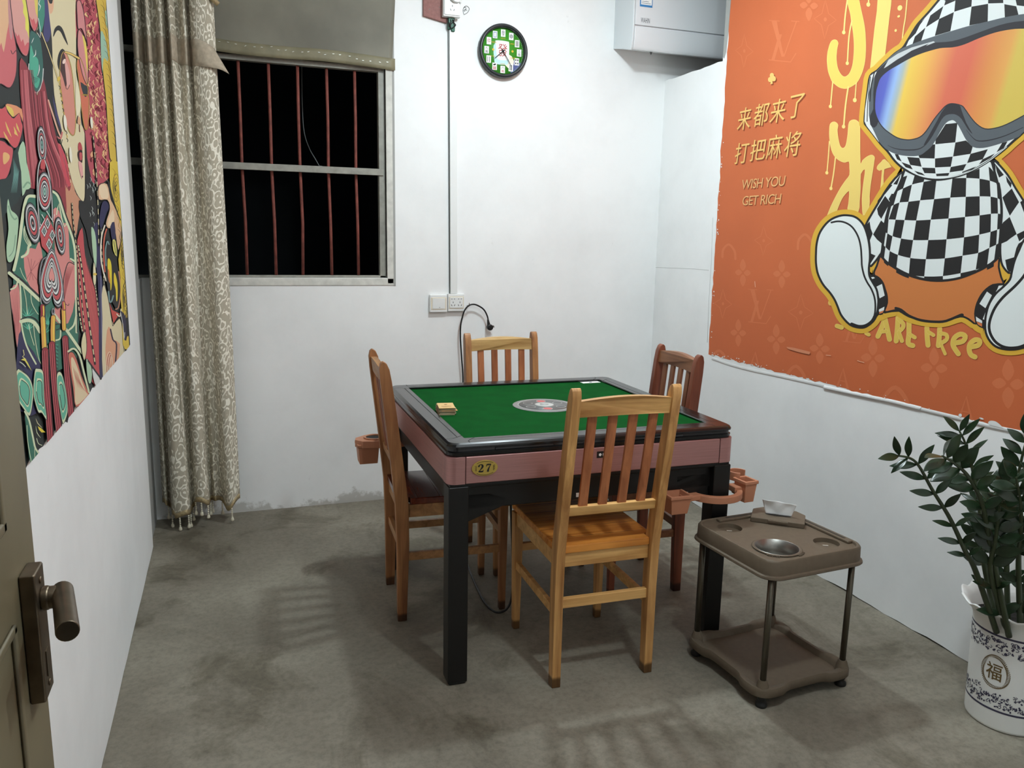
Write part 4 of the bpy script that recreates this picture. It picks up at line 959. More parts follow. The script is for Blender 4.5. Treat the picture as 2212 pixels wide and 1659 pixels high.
pm.flat = True; pm.build('printed_pattern', [M['indigo'], M['goldprint']], pot)
mb = MB(); mb.grid(lambda u, v: ((.112*v)*math.cos(u*2*PI), (.112*v)*math.sin(u*2*PI), .318+.006*math.sin(u*19+v*7)*v), 40, 8); mb.build('soil', M['soil'], pl)
def leaflet(mb_, base, d, up, Ln, wd_):
    d = d.normalized(); s = d.cross(up).normalized(); nn = s.cross(d).normalized(); vs_ = []; fs_ = []
    prof_ = [0, .55, .92, 1, .82, .5, .02]
    for i, f in enumerate(prof_):
        t = i/6; c = base+d*(Ln*t)-nn*(Ln*.10*t*t); w_ = wd_*f
        vs_ += [c-s*w_+nn*(.18*w_), c, c+s*w_+nn*(.18*w_)]
    for i in range(6):
        for k in (0, 1): fs_.append((i*3+k, i*3+k+1, (i+1)*3+k+1, (i+1)*3+k))
    mb_.add(vs_, fs_, 0, True)
def stemp(pxs, Ys, r0=.0075, n_pairs=6, Ln=.062, wd_=.015, start=.35, seed=0):
    rr = random.Random(seed); pts = []
    for (a, Yv) in zip(pxs, Ys): p = on_plane(a[0], a[1], 1, Yv); pts.append(Vector((p.x-PC[0], p.y-PC[1], p.z)))
    pts[0] = Vector((pts[0].x*.6, pts[0].y, .31)) if pts[0].z > .34 or pts[0].z < .28 else pts[0]
    build_stem(pts, r0, n_pairs, Ln, wd_, start, rr)
def build_stem(pts, r0, n_pairs, Ln, wd_, start, rr):
    q = spline(pts, 8); nq = len(q); mb_ = MB(); mb_.tube(q, [r0*(1-.72*i/(nq-1)) for i in range(nq)], 8); so = mb_.build('stem', M['stem'], pl)
    lb = MB(); view = Vector((PC[0], PC[1], -.5)).normalized()
    for k in range(n_pairs+1):
        t = start+(1-start)*k/n_pairs; i = min(int(t*(nq-1)), nq-2); p = q[i]; tg = (q[i+1]-q[i]).normalized()
        side = tg.cross(view).normalized(); up = -view+tg*.3+Vector((rr.uniform(-.5, .5), rr.uniform(-.5, .5), rr.uniform(-.3, .6)))
        sc = (1-.25*abs(2*(t-start)/(1-start)-1))*rr.uniform(.85, 1.12)
        if k == n_pairs: leaflet(lb, p, tg+side*.25, up, Ln*.9, wd_*.9); leaflet(lb, p, tg*.7-side*.6, up, Ln*.8, wd_*.8); continue
        for s_ in (-1, 1): leaflet(lb, p, side*s_*1.0+tg*.65+Vector((0, 0, rr.uniform(-.1, .25)))+view*rr.uniform(-.35, .2), up, Ln*sc, wd_*sc)
    lo = lb.build('leaflets', M['leaf'], so); md = lo.modifiers.new('s', 'SOLIDIFY'); md.thickness = .0012; md.offset = 0; md2 = lo.modifiers.new('sub', 'SUBSURF'); md2.levels = 1; md2.render_levels = 1
stemp([(2118, 1285), (2108, 1235), (2085, 1190), (2052, 1120), (2015, 1060), (1978, 998), (1940, 984)], [1.53, 1.52, 1.51, 1.50, 1.48, 1.46, 1.45], .0085, 8, .076, .0125, .30, 1)
stemp([(2130, 1290), (2122, 1200), (2116, 1100), (2100, 1010), (2086, 960), (2072, 930)], [1.56, 1.565, 1.57, 1.58, 1.58, 1.58], .0075, 7, .074, .0115, .34, 2)
stemp([(2150, 1290), (2140, 1180), (2122, 1090), (2092, 1030), (2060, 1000), (2035, 985)], [1.50, 1.48, 1.46, 1.43, 1.40, 1.38], .0085, 7, .080, .019, .30, 3)
stemp([(2170, 1290), (2175, 1180), (2190, 1080), (2205, 1000), (2220, 940)], [1.56, 1.56, 1.56, 1.55, 1.54], .0085, 9, .082, .019, .18, 4)
stemp([(2150, 1300), (2140, 1240), (2150, 1170), (2160, 1100), (2175, 1040)], [1.52, 1.49, 1.46, 1.44, 1.42], .0085, 9, .080, .019, .12, 5)
stemp([(2200, 1290), (2230, 1180), (2255, 1080), (2275, 990), (2290, 930)], [1.53, 1.50, 1.48, 1.46, 1.45], .0085, 9, .080, .019, .15, 6)
stemp([(2190, 1300), (2200, 1220), (2205, 1150), (2205, 1090), (2195, 1030)], [1.50, 1.46, 1.42, 1.40, 1.38], .0085, 9, .080, .020, .12, 7)
stemp([(2140, 1290), (2128, 1220), (2122, 1160), (2132, 1105), (2150, 1060)], [1.58, 1.60, 1.61, 1.62, 1.62], .0075, 8, .075, .017, .16, 8)
stemp([(2230, 1290), (2265, 1200), (2300, 1110), (2340, 1030)], [1.50, 1.45, 1.40, 1.35], .0085, 8, .076, .018, .15, 9)
# ------------------------------------------------------------------ printed wall murals (flat artwork on the two long walls)
class Art:
    """layers of printed colour on one wall plane; shapes are measured in the photograph and laid onto the wall itself"""
    def __init__(s, axis, val, sign, clip):
        s.ax, s.val, s.sg, s.clip = axis, val, sign, [Vector(c) for c in clip]; s.d = .0006; s.st = 6e-6 if sign < 0 else 4e-6; s.mb = MB(); s.mb.flat = True; s.mats = []; s.mi = {}; s.o_ = (0, 0, 1)
        a = sum(s.clip[i].x*s.clip[(i+1) % len(s.clip)].y-s.clip[(i+1) % len(s.clip)].x*s.clip[i].y for i in range(len(s.clip)))
        if a < 0: s.clip.reverse()
    def o(s, ox, oy, sc): s.o_ = (ox, oy, sc); return s
    def m(s, c):
        if not isinstance(c, tuple):
            if c not in s.mats: s.mats.append(c)
            return s.mats.index(c)
        if c not in s.mi: s.mi[c] = len(s.mats); s.mats.append(mat('print_%d_%d_%d' % c, c, .62, 0, .25))
        return s.mi[c]
    def P(s, q):
        w = on_plane(q[0], q[1], s.ax, s.val); w[s.ax] = s.val+s.sg*s.d; return w
    def X(s, p): ox, oy, sc = s.o_; return Vector((ox+p[0]*sc, oy+p[1]*sc))
    def cut(s, poly):
        n = len(s.clip)
        for i in range(n):
            a, b = s.clip[i], s.clip[(i+1) % n]; e = b-a; out = []
            if not poly: return []
            side = lambda p: e.x*(p.y-a.y)-e.y*(p.x-a.x)
            for k in range(len(poly)):
                p, q = poly[k-1], poly[k]; sp, sq = side(p), side(q)
                if sq >= 0:
                    if sp < 0: out.append(p+(q-p)*(sp/(sp-sq)))
                    out.append(q)
                elif sp >= 0: out.append(p+(q-p)*(sp/(sp-sq)))
            poly = out
        return poly
    def raw(s, q, c, step=True):
        q = s.cut(q)
        if len(q) < 3: return
        if step: s.d += s.st
        cl = [q[0]]
        for p in q[1:]:
            if (p-cl[-1]).length > 1e-4: cl.append(p)
        if len(cl) < 3: return
        tri = tessellate_polygon([[Vector((p.x, p.y, 0)) for p in cl]]); s.mb.add([s.P(p) for p in cl], [tuple(t) for t in tri], s.m(c))
    def poly(s, pts, c, sm=0): 
        q = [s.X(p) for p in pts]; s.raw(spline(q, sm, True) if sm else q, c)
    def line(s, pts, w, c, sm=4, closed=False, taper=None, px=False):
        """stroke of width w (crop units)"""
        q = [s.X(p) for p in pts]; q = spline(q, sm, closed) if sm else q; w = w*s.o_[2] if not px else w; n = len(q); s.d += s.st
        L_, R_ = [], []
        for i, p in enumerate(q):
            a = q[i-1] if (i or closed) else p; b = q[(i+1) % n] if (i < n-1 or closed) else p; t = (b-a)
            if t.length < 1e-9: t = Vector((1, 0))
            t.normalize(); k = w/2
            if taper: u = i/(n-1); k *= (taper[0]+(taper[1]-taper[0])*u) if len(taper) == 2 else (taper[0]+(taper[1]-taper[0])*u*2 if u < .5 else taper[1]+(taper[2]-taper[1])*(u*2-1))
            nn = Vector((-t.y, t.x))*k; L_.append(p+nn); R_.append(p-nn)
        for i in range(n if closed else n-1):
            j = (i+1) % n; s.raw([L_[i], R_[i], R_[j], L_[j]], c, False)
        if not closed and not taper:
            for p, t in ((q[0], q[0]-q[1]), (q[-1], q[-1]-q[-2])):
                s.raw([p+Vector((math.cos(a), math.sin(a)))*(w/2) for a in [2*PI*k/10 for k in range(10)]], c, True)
    def ell(s, c, rx, ry, col, rot=0, n=28):
        s.poly([(c[0]+rx*math.cos(2*PI*k/n)*math.cos(rot)-ry*math.sin(2*PI*k/n)*math.sin(rot), c[1]+rx*math.cos(2*PI*k/n)*math.sin(rot)+ry*math.sin(2*PI*k/n)*math.cos(rot)) for k in range(n)], col)
    def out(s, pts, c, w, oc, sm=4): s.poly(pts, c, sm); s.line(pts, w, oc, sm or 1, True)
    def text(s, t, x0, y0, x1, y1, c, shear=0.0, bold=0.0, dd=(0, 0), gap=1.0):
        """upright lettering on the wall between two photo points (bottom left, top right)"""
        a, b = on_plane(x0+dd[0], y0+dd[1], s.ax, s.val), on_plane(x1+dd[0], y1+dd[1], s.ax, s.val); s.d += s.st
        put_text(s.mb, t, .1, lambda u, v: Vector((s.val+s.sg*s.d, a.y+u*(b.y-a.y), a.z+v*(b.z-a.z))), s.m(c), fit=(0, 0, 1, 1), shear=shear, bold=bold, spacing=gap)
    def done(s, name, base): s.mb.build(name, s.mats, base)

# ---------- right wall: orange mural
rj = random.Random(5)
def jag(a, b, n, amp, ax):
    r_ = []
    for k in range(n):
        t = k/n; p = [a[0]+(b[0]-a[0])*t, a[1]+(b[1]-a[1])*t]; p[ax] += rj.uniform(-amp, amp)*(2.2 if rj.random() < .12 else 1); r_.append(tuple(p))
    return r_
mY1, mZ0, mZ1, mY0 = 3.510, .826, 2.80, .55
ol = [(mY1, mZ1)]+[(y, z) for y, z in jag((mY1, mZ1), (mY1-.002, mZ0), 60, .0035, 0)[1:]]+[(mY1-.004, mZ0)]+jag((mY1-.004, mZ0), (mY0, mZ0+.003), 110, .005, 1)[1:]+[(mY0, mZ0), (mY0, mZ1)]
mur = MB(); mur.prism(ol, lambda u, v, q: (XR-.0006+q, u, v), .0005)
ORG = (203, 106, 64)
mr = thing('wall_mural', 'orange printed mural of a seated checkered doll in ski goggles on the right wall', 'mural', (XR-.001, 2.0, mZ0))
base = mur.build('printed_sheet', mat('mural_orange', ORG, .62, 0, .25, noise=.05, nscale=3), mr, off=mr.location)
A = Art(0, XR, -1, [(1579, -160), (1532, 766), (2212, 936), (3000, 1130), (3000, -160)])
FA = (212, 118, 76)
def flower(x, y, rx, ry):
    A.o(0, 0, 1)
    for (ux, uy, lx_, ly_) in ((0, -1, rx*.42, ry), (0, 1, rx*.42, ry), (1, .12, rx, ry*.36), (-1, -.12, rx, ry*.36)):
        A.poly([(x+ux*lx_*.12, y+uy*ly_*.12), (x+ux*lx_*.55-(uy)*rx*.38, y+uy*ly_*.5+ux*ry*.22), (x+ux*lx_, y+uy*ly_), (x+ux*lx_*.55+(uy)*rx*.38, y+uy*ly_*.5-ux*ry*.22)], FA, 3)
    A.ell((x, y), rx*.12, ry*.1, ORG, n=10)
def diamond(x, y, rx, ry, w=1.3):
    A.o(0, 0, 1); A.line([(x, y-ry), (x+rx*.3, y-ry*.3), (x+rx, y+ry*.04), (x+rx*.28, y+ry*.32), (x-rx*.06, y+ry), (x-rx*.34, y+ry*.28), (x-rx, y-ry*.04), (x-rx*.3, y-ry*.3)], w, FA, 2, True); A.ell((x, y), rx*.14, ry*.11, FA, n=10)
def vl(x, y, k):
    A.o(0, 0, 1)
    A.poly([(x-22*k, y-38*k), (x-12*k, y-37*k), (x-1*k, y+18*k), (x+3*k, y+30*k), (x-3*k, y+30*k)], FA); A.line([(x+25*k, y-36*k), (x+2*k, y+28*k)], 2*k, FA, 0); A.line([(x-26*k, y-38*k), (x-7*k, y-37*k)], 1.6*k, FA, 0); A.line([(x+16*k, y-37*k), (x+30*k, y-36*k)], 1.6*k, FA, 0)
    A.poly([(x-8*k, y-12*k), (x-2*k, y-12*k), (x-16*k, y+36*k), (x-22*k, y+36*k)], FA); A.line([(x-26*k, y+36*k), (x+14*k, y+40*k), (x+24*k, y+24*k)], 2*k, FA, 0)
def arch(x, y, r): A.o(0, 0, 1); A.line([(x-r, y+r*1.1), (x-r*.86, y-r*.1), (x, y-r*.85), (x+r*.86, y+r*.15), (x+r, y+r*1.4)], r*.34, FA, 4)
def tent(x, y, k): A.o(0, 0, 1); A.line([(x-12*k, y+20*k), (x, y-16*k), (x+9*k, y+24*k)], 4.5*k, FA, 0); A.line([(x-6*k, y+6*k), (x+4*k, y+8*k)], 2*k, FA, 0)
for a in ((1605, 589, 17, 30), (1689, 592, 19, 31), (1595, 719, 17, 30), (1677, 733, 20, 33), (1771, 753, 22, 34), (1886, 773, 26, 42), (2018, 795, 29, 45), (2178, 829, 35, 54)): flower(*a)
for a in ((1562, 656, 19, 32), (1730, 675, 27, 40), (1608, 110, 19, 36), (1783, 42, 24, 42), (1650, 520, 20, 32)): diamond(*a)
vl(1642, 661, .95); vl(1692, 88, 1.15); vl(1846, 705, .9)
for a in ((1554, 772, 17), (1720, 808, 20), (1935, 860, 27), (1575, 540, 14), (1740, 520, 16)): arch(*a)
tent(1632, 777, 1); tent(1822, 815, 1.15); tent(2088, 880, 1.4)
flower(1748, 12, 20, 34)
# slogan in cut-out gold letters with a printed drop edge
GOLD, DROP = (232, 190, 112), (140, 66, 36)
for c, dx in ((DROP, (2.2, 2.6)), (GOLD, (0, 0))):
    A.text('来', 1592, 283, 1624, 229, c, .12, 0, dx); A.text('都', 1627, 275, 1664, 219, c, .12, 0, dx); A.text('来', 1662, 268, 1699, 210, c, .12, 0, dx); A.text('了', 1705, 257, 1740, 200, c, .12, 0, dx)
    A.text('打', 1587, 355, 1620, 305, c, .12, 0, dx); A.text('把', 1620, 349, 1656, 298, c, .12, 0, dx); A.text('麻', 1654, 345, 1692, 288, c, .12, 0, dx); A.text('将', 1693, 340, 1733, 281, c, .12, 0, dx)
    A.o(dx[0], dx[1], 1)
    for (x, y, r, q) in ((1668, 163, 4.6, 5.6), (1664, 172, 4.5, 5.6), (1672, 170, 4.5, 5.8)): A.ell((x, y), r, q, c, n=16)
    A.poly([(1666.8, 170), (1669, 170), (1669.6, 181), (1664.4, 182)], c)
for c, dx in ((DROP, (1.3, 1.9)), ((228, 176, 116), (0, 0))):
    A.text('WISH YOU', 1603, 409, 1698, 379, c, .10, 0, dx, .92); A.text('GET RICH', 1604, 444, 1689, 418, c, .10, 0, dx, .92)
# dripping yellow lettering
YE = (240, 200, 98); YL = (245, 212, 128)
def drip(pts, w, r): A.line(pts, w, YL, 4); x, y = pts[-1]; A.ell((x-r*.1, y+r*.6), r, r*1.15, YL, n=16)
A.o(1770, 0, .10426)
A.out([(575, -360), (578, -60), (580, 0), (600, 100), (650, 300), (665, 420), (690, 560), (715, 760), (725, 960), (715, 1180), (690, 1360), (640, 1500), (580, 1570), (520, 1590), (460, 1550), (410, 1470), (380, 1380), (362, 1260), (360, 1150), (372, 1020), (390, 930), (395, 890), (370, 840), (320, 822), (265, 845), (225, 910), (195, 1010), (175, 1100), (165, 1230), (170, 1340), (190, 1480), (230, 1600), (270, 1691), (310, 1730), (400, 1800), (480, 1830), (560, 1835), (640, 1810), (740, 1750), (800, 1690), (850, 1600), (900, 1480), (940, 1330), (960, 1180), (968, 1000), (965, 800), (950, 600), (920, 420), (870, 200), (830, 0), (820, -60), (810, -360)], YE, 7, YL, 3)
A.out([(1225, -360), (1220, -60), (1200, 230), (1150, 600), (1095, 1100), (1060, 1420), (1070, 1600), (1365, 1300), (1365, 1140), (1400, 850), (1450, 400), (1490, 100), (1500, -60), (1505, -360)], (243, 208, 116), 7, YL, 0)
drip([(592, -40), (545, 300), (515, 650)], 30, 36); drip([(680, 430), (620, 760), (588, 1290)], 28, 34); drip([(1030, -60), (1025, 70)], 26, 40); A.line([(1832, -100), (1790, 350), (1755, 560), (1725, 800)], 24, YL)
A.ell((1675, 165), 48, 58, YL, .5); A.ell((1650, 340), 30, 22, YL, -.6); A.ell((1588, 632), 24, 30, YL, .4)
A.o(1770, 170, .10426)
drip([(285, 60), (262, 300), (238, 555)], 26, 33); drip([(605, 170), (548, 560), (512, 970)], 32, 36); drip([(772, 80), (745, 420)], 22, 40)
drip([(215, 1300), (190, 1660), (165, 1930)], 24, 32)
A.out([(230, 940), (290, 895), (350, 905), (395, 960), (380, 1050), (385, 1150), (410, 1300), (440, 1400), (490, 1440), (540, 1410), (570, 1320), (595, 1150), (610, 960), (640, 880), (700, 852), (760, 855), (820, 900), (845, 960), (850, 1200), (856, 1745), (900, 1695), (980, 1625), (1060, 1585), (1110, 1585), (1150, 1625), (1145, 1695), (1110, 1935), (1070, 2185), (1045, 2435), (1040, 2645), (935, 2830), (905, 2795), (895, 2655), (890, 2495), (905, 2295), (930, 2095), (955, 1875), (862, 1975), (860, 2235), (840, 2535), (810, 2760), (600, 2760), (610, 2595), (620, 2495), (625, 2325), (540, 2395), (470, 2495), (400, 2655), (360, 2755), (300, 2860), (140, 2945), (160, 2865), (200, 2755), (260, 2615), (350, 2435), (450, 2255), (560, 2095), (632, 1995), (632, 1835), (620, 1715), (540, 1735), (470, 1720), (390, 1675), (330, 1615), (280, 1535), (240, 1400), (215, 1200), (215, 1050)], (234, 202, 112), 8, YL, 2)
A.o(1770, 330, .10426)
A.out([(1200, 310), (1220, 260), (1290, 190), (1360, 135), (1500, 300), (1350, 340), (1335, 640), (1300, 800), (1270, 780), (1308, 370), (1260, 372), (1210, 345)], (234, 202, 112), 7, YL, 2)
drip([(340, 100), (300, 440), (250, 720)], 28, 33)
A.o(1840, 560, .1682)
TX = (226, 190, 88)
def bl(pts, w=56): A.line(pts, w+8, (236, 204, 120), 3); A.line(pts, w, TX, 3)
bl([(340, 990), (400, 850), (430, 760)]); bl([(430, 760), (462, 900), (490, 1030)]); bl([(390, 930), (450, 925)], 40)
bl([(575, 1050), (590, 900), (600, 740)]); bl([(605, 760), (665, 830), (660, 880), (610, 930)], 46); bl([(610, 940), (650, 1050)], 44)
bl([(740, 800), (740, 960), (730, 1080), (790, 1110)]); bl([(745, 960), (815, 1005)], 42)
bl([(970, 880), (975, 1000), (985, 1105)]); bl([(985, 930), (1055, 975)], 40)
bl([(1135, 890), (1130, 1000), (1118, 1110)]); bl([(1140, 950), (1220, 970), (1225, 1030), (1150, 1080)], 44); bl([(1150, 1090), (1205, 1215)], 34)
bl([(1330, 1075), (1430, 1055), (1465, 990), (1400, 962), (1325, 1010), (1305, 1090), (1330, 1150), (1375, 1215)]); bl([(1540, 1125), (1630, 1105), (1650, 1050), (1590, 1035), (1525, 1090), (1515, 1170), (1540, 1230), (1590, 1255)])
bl([(190, 950), (225, 970)], 40); A.o(1740, 440, .1682); bl([(410, 1570), (470, 1590)], 50); A.ell((318, 1278), 22, 32, (232, 188, 100), -.3)
# ---------- the doll
BK, WH, GD = (40, 38, 38), (226, 230, 228), (220, 172, 62)
GW = 25
def c1(*p): return [(1840+x*.1682, y*.1682) for x, y in p]
def c2(*p): return [(1840+x*.1682, 250+y*.1682) for x, y in p]
def c3(*p): return [(1840+x*.1682, 400+y*.1682) for x, y in p]
def c4(*p): return [(1740+x*.1682, 440+y*.1682) for x, y in p]
def c5(*p): return [(1840+x*.1682, 560+y*.1682) for x, y in p]
A.o(0, 0, 1)
hood = c1((1560, -420), (1400, -300), (1180, -60), (1020, 130), (930, 230), (850, 320), (780, 430), (720, 530), (660, 620), (560, 690), (420, 820), (330, 910), (245, 975), (215, 1150), (190, 1350), (172, 1560), (200, 1620), (280, 1720), (380, 1850), (470, 1946), (560, 2066), (660, 2156), (760, 2216), (900, 2276), (1040, 2306), (1160, 2306), (1320, 2276), (1480, 2226), (1640, 2146), (1800, 2046), (1960, 1926), (2080, 1816), (2212, 1700), (2420, 1480), (2560, 1200), (2600, 800), (2540, 400), (2420, 100), (2250, -200), (2000, -400))
torso = c2((690, 690), (640, 850), (560, 1010), (500, 1160), (460, 1330), (430, 1500))+c3((410, 740), (395, 905), (470, 1000), (580, 1070), (740, 1150), (950, 1210), (1170, 1225), (1400, 1190), (1600, 1110), (1740, 1040), (1860, 960), (1905, 880), (1918, 700), (1925, 450), (1930, 300), (1910, 60))+c2((1890, 900), (1840, 740), (1790, 580), (1300, 500), (900, 560))
armL = c2((655, 725), (500, 880), (330, 1150), (175, 1425))+c3((200, 600), (228, 720), (240, 860), (235, 1040), (300, 990), (365, 900), (395, 830), (430, 500), (500, 230))+c2((560, 1000), (640, 850))
armR = c2((1830, 590), (1870, 600), (2010, 760), (2110, 930), (2212, 1090), (2330, 1300), (2380, 1500))+c3((2300, 700), (2160, 760), (2100, 950), (2050, 1130), (1960, 1060), (1920, 940), (1915, 700), (1930, 300), (1900, 0))+c2((1880, 860), (1840, 720))
pants = c3((380, 905), (470, 990), (580, 1060), (950, 1200), (1170, 1215), (1400, 1180), (1740, 1030), (1890, 930), (1895, 1050), (1925, 1180), (1950, 1270))+c5((1820, 330), (1700, 420), (1620, 560), (1590, 700), (1600, 830), (1500, 765), (1400, 735), (1220, 790), (1080, 800), (900, 780), (740, 735), (620, 665), (560, 655), (430, 675), (460, 560), (450, 440), (400, 320), (330, 250), (290, 180), (330, 80))
shoeL = c4((550, 150), (630, 165), (700, 210), (760, 290), (805, 420), (830, 560), (835, 700), (822, 830), (830, 930), (870, 1010), (920, 1100), (940, 1200), (945, 1300), (930, 1400), (890, 1490), (830, 1550), (760, 1588), (680, 1588), (590, 1560), (520, 1500), (460, 1420), (420, 1320), (380, 1230), (320, 1140), (250, 1060), (200, 980), (160, 880), (142, 760), (142, 640), (150, 520), (180, 400), (230, 310), (300, 230), (380, 180), (470, 152))
shoeR = c5((2230, -260), (2160, -120), (2100, 20), (2065, 160), (2040, 260), (1960, 350), (1860, 440), (1780, 560), (1740, 680), (1722, 800), (1730, 940), (1790, 1060), (1890, 1135), (2050, 1160), (2212, 1135), (2400, 1050), (2560, 880), (2680, 600), (2760, 300), (2760, 0), (2680, -260), (2560, -420), (2400, -430))
cuffL = c4((830, 925), (880, 912), (950, 938), (1010, 1010), (1045, 1120), (1055, 1230), (1042, 1340), (1010, 1405), (950, 1425), (900, 1300), (860, 1100))
cuffR = c5((1950, 310), (1840, 318), (1740, 395), (1650, 500), (1600, 620), (1583, 740), (1610, 835), (1680, 882), (1760, 870), (1800, 560), (1960, 350))
for sh_ in (hood, armL, armR, pants, shoeL, shoeR, cuffL, cuffR): A.line(sh_, GW, GD, 3, True)
for sh_ in (hood, torso, armL, armR, pants, shoeL, shoeR): A.poly(sh_, GD, 3)
# trousers
A.poly(pants, (206, 124, 68), 3); A.line(pants, 4.2, BK, 3, True)
A.line(c5((570, 628), (640, 650), (740, 725), (900, 785), (1080, 803), (1220, 792), (1400, 718), (1430, 715)), 5.5, BK, 3); A.line(c5((430, 685), (520, 668), (620, 662)), 4, BK, 3)
# sleeves
BW = []
for arm in (armL, armR): A.poly(arm, WH, 3)
for p in (c2((435, 1030), (500, 1115), (385, 1325), (345, 1270), (330, 1195)), c2((383, 1345), (432, 1390), (415, 1500), (390, 1640), (330, 1590), (280, 1525)), c2((180, 1425), (235, 1355), (250, 1450), (275, 1515), (240, 1600), (205, 1540)), c2((640, 745), (590, 885), (540, 880)), c2((500, 885), (530, 890), (430, 1012), (410, 1005), (330, 1140), (340, 1090)), c3((245, 875), (312, 905), (238, 1020)), c2((560, 1010), (500, 1110), (480, 1070), (520, 1000)),
          c2((2062, 935), (2156, 1110), (2037, 1285), (1990, 1180), (1942, 1050)), c2((2035, 1300), (2125, 1520), (2010, 1600), (1925, 1640), (1925, 1420), (1950, 1370)), c2((1850, 620), (1960, 760), (1900, 795), (1870, 720)), c3((2220, 585), (2125, 632), (2158, 722), (2240, 660)), c3((1978, 960), (2095, 925), (2060, 1100), (2030, 1120), (2000, 1080)), c3((1925, 640), (2110, 630), (2000, 720), (1920, 755)), c2((1985, 770), (2060, 870), (2050, 930), (2000, 850)), c2((2212, 1080), (2240, 1300), (2170, 1110))): A.poly(p, BK)
A.line(armL, 4.6, BK, 3, True); A.line(armR, 4.6, BK, 3, True)
# shirt: warped checkerboard
A.poly(torso, WH, 3)
rows = [c2((600, 860), (650, 800), (720, 770), (815, 765), (945, 790), (1110, 760), (1310, 760), (1480, 748), (1648, 680), (1765, 655), (1850, 760)),
 c2((540, 1020), (595, 970), (665, 935), (780, 885), (930, 850), (1095, 825), (1300, 805), (1478, 800), (1648, 810), (1780, 835), (1870, 870), (1890, 895)),
 c2((495, 1175), (545, 1145), (620, 1115), (735, 1105), (885, 1087), (1065, 1072), (1272, 1052), (1472, 1042), (1650, 1035), (1790, 1040), (1880, 1060), (1918, 1085)),
 c2((455, 1345), (480, 1332), (570, 1335), (685, 1340), (835, 1345), (1022, 1335), (1250, 1320), (1462, 1300), (1650, 1280), (1795, 1260), (1885, 1257), (1918, 1265)),
 c3((432, 605), (465, 620), (530, 655), (640, 685), (795, 705), (990, 705), (1225, 695), (1450, 670), (1645, 635), (1790, 600), (1875, 572), (1918, 558)),
 c3((414, 768), (440, 795), (495, 845), (600, 895), (758, 935), (960, 950), (1203, 940), (1430, 905), (1632, 870), (1775, 805), (1862, 765), (1912, 735)),
 c3((396, 900), (420, 945), (475, 995), (578, 1075), (740, 1148), (938, 1172), (1178, 1167), (1405, 1130), (1600, 1085), (1745, 1040), (1832, 995), (1880, 950))]
rows[0] = rows[0]+[(1840+1870*.1682, 250+850*.1682)]
rows.append([(x, y+8) for x, y in rows[-1]])
def quad_cells(rows, par):
    for r_ in range(len(rows)-1):
        t_, b_ = rows[r_], rows[r_+1]; n_ = len(t_)
        ts_, bs_ = spline([Vector(p) for p in t_], 4), spline([Vector(p) for p in b_], 4)
        for k in range(n_-1):
            if (k+r_) % 2 == par: A.raw(ts_[k*4:k*4+5]+bs_[k*4:k*4+5][::-1], BK)
quad_cells(rows, 1)
A.line(torso, 5, BK, 3, True)
A.line(c2((690, 690), (650, 800), (600, 920), (560, 1010), (500, 1170), (460, 1340), (432, 1500))+c3((400, 820), (392, 910)), 4, BK, 3); A.line(c2((1800, 570), (1845, 730), (1890, 900), (1925, 1080), (1935, 1250))+c3((1925, 500), (1905, 740), (1870, 900)), 5, BK, 3)
A.line(c3((380, 910), (470, 1000), (580, 1075), (740, 1158), (950, 1215), (1170, 1228), (1400, 1192), (1600, 1115), (1740, 1045), (1890, 930)), 4.5, BK, 3)
# cuffs and shoes
for cf_ in (cuffL, cuffR): A.poly(cf_, BK, 3)
for p in (c4((920, 1065), (990, 1030), (1025, 1180), (960, 1215)), c4((945, 1362), (1022, 1322), (1015, 1370), (955, 1390)), c4((850, 945), (880, 940), (900, 955), (865, 968)), c5((1745, 415), (1808, 462), (1725, 628), (1648, 572)), c5((1602, 735), (1682, 790), (1682, 822), (1608, 795)), c5((1895, 340), (1950, 335), (1930, 365), (1840, 455), (1880, 380)), c5((1690, 770), (1735, 655), (1720, 780))): A.poly(p, WH)
for p in (c4((955, 1392), (1014, 1372), (1000, 1400), (955, 1415)), c5((1610, 800), (1682, 826), (1680, 868), (1630, 840))): A.poly(p, (214, 120, 70))
A.poly(shoeL, (228, 232, 230), 3); A.line(shoeL, 4.6, BK, 3, True)
A.line(c4((340, 242), (420, 227), (500, 237), (580, 277), (640, 342), (690, 440), (718, 560), (728, 700), (733, 800), (760, 920), (800, 1010), (850, 1090), (890, 1190), (905, 1290), (900, 1400), (880, 1480)), 3.9, BK, 4)
A.line(c4((900, 1440), (860, 1510), (780, 1565), (690, 1575), (600, 1545)), 6.5, BK, 4); A.line(c4((918, 1110), (935, 1230), (925, 1360), (912, 1420)), 1.6, BK, 3)
A.poly(shoeR, (228, 232, 230), 3); A.line(shoeR, 4.8, BK, 3, True)
A.line(c5((2330, 60), (2260, 150), (2200, 240), (2100, 350), (1950, 490), (1850, 620), (1790, 760), (1772, 870), (1795, 970), (1860, 1065), (1960, 1125), (2080, 1138), (2212, 1110), (2400, 1000)), 6, BK, 4)
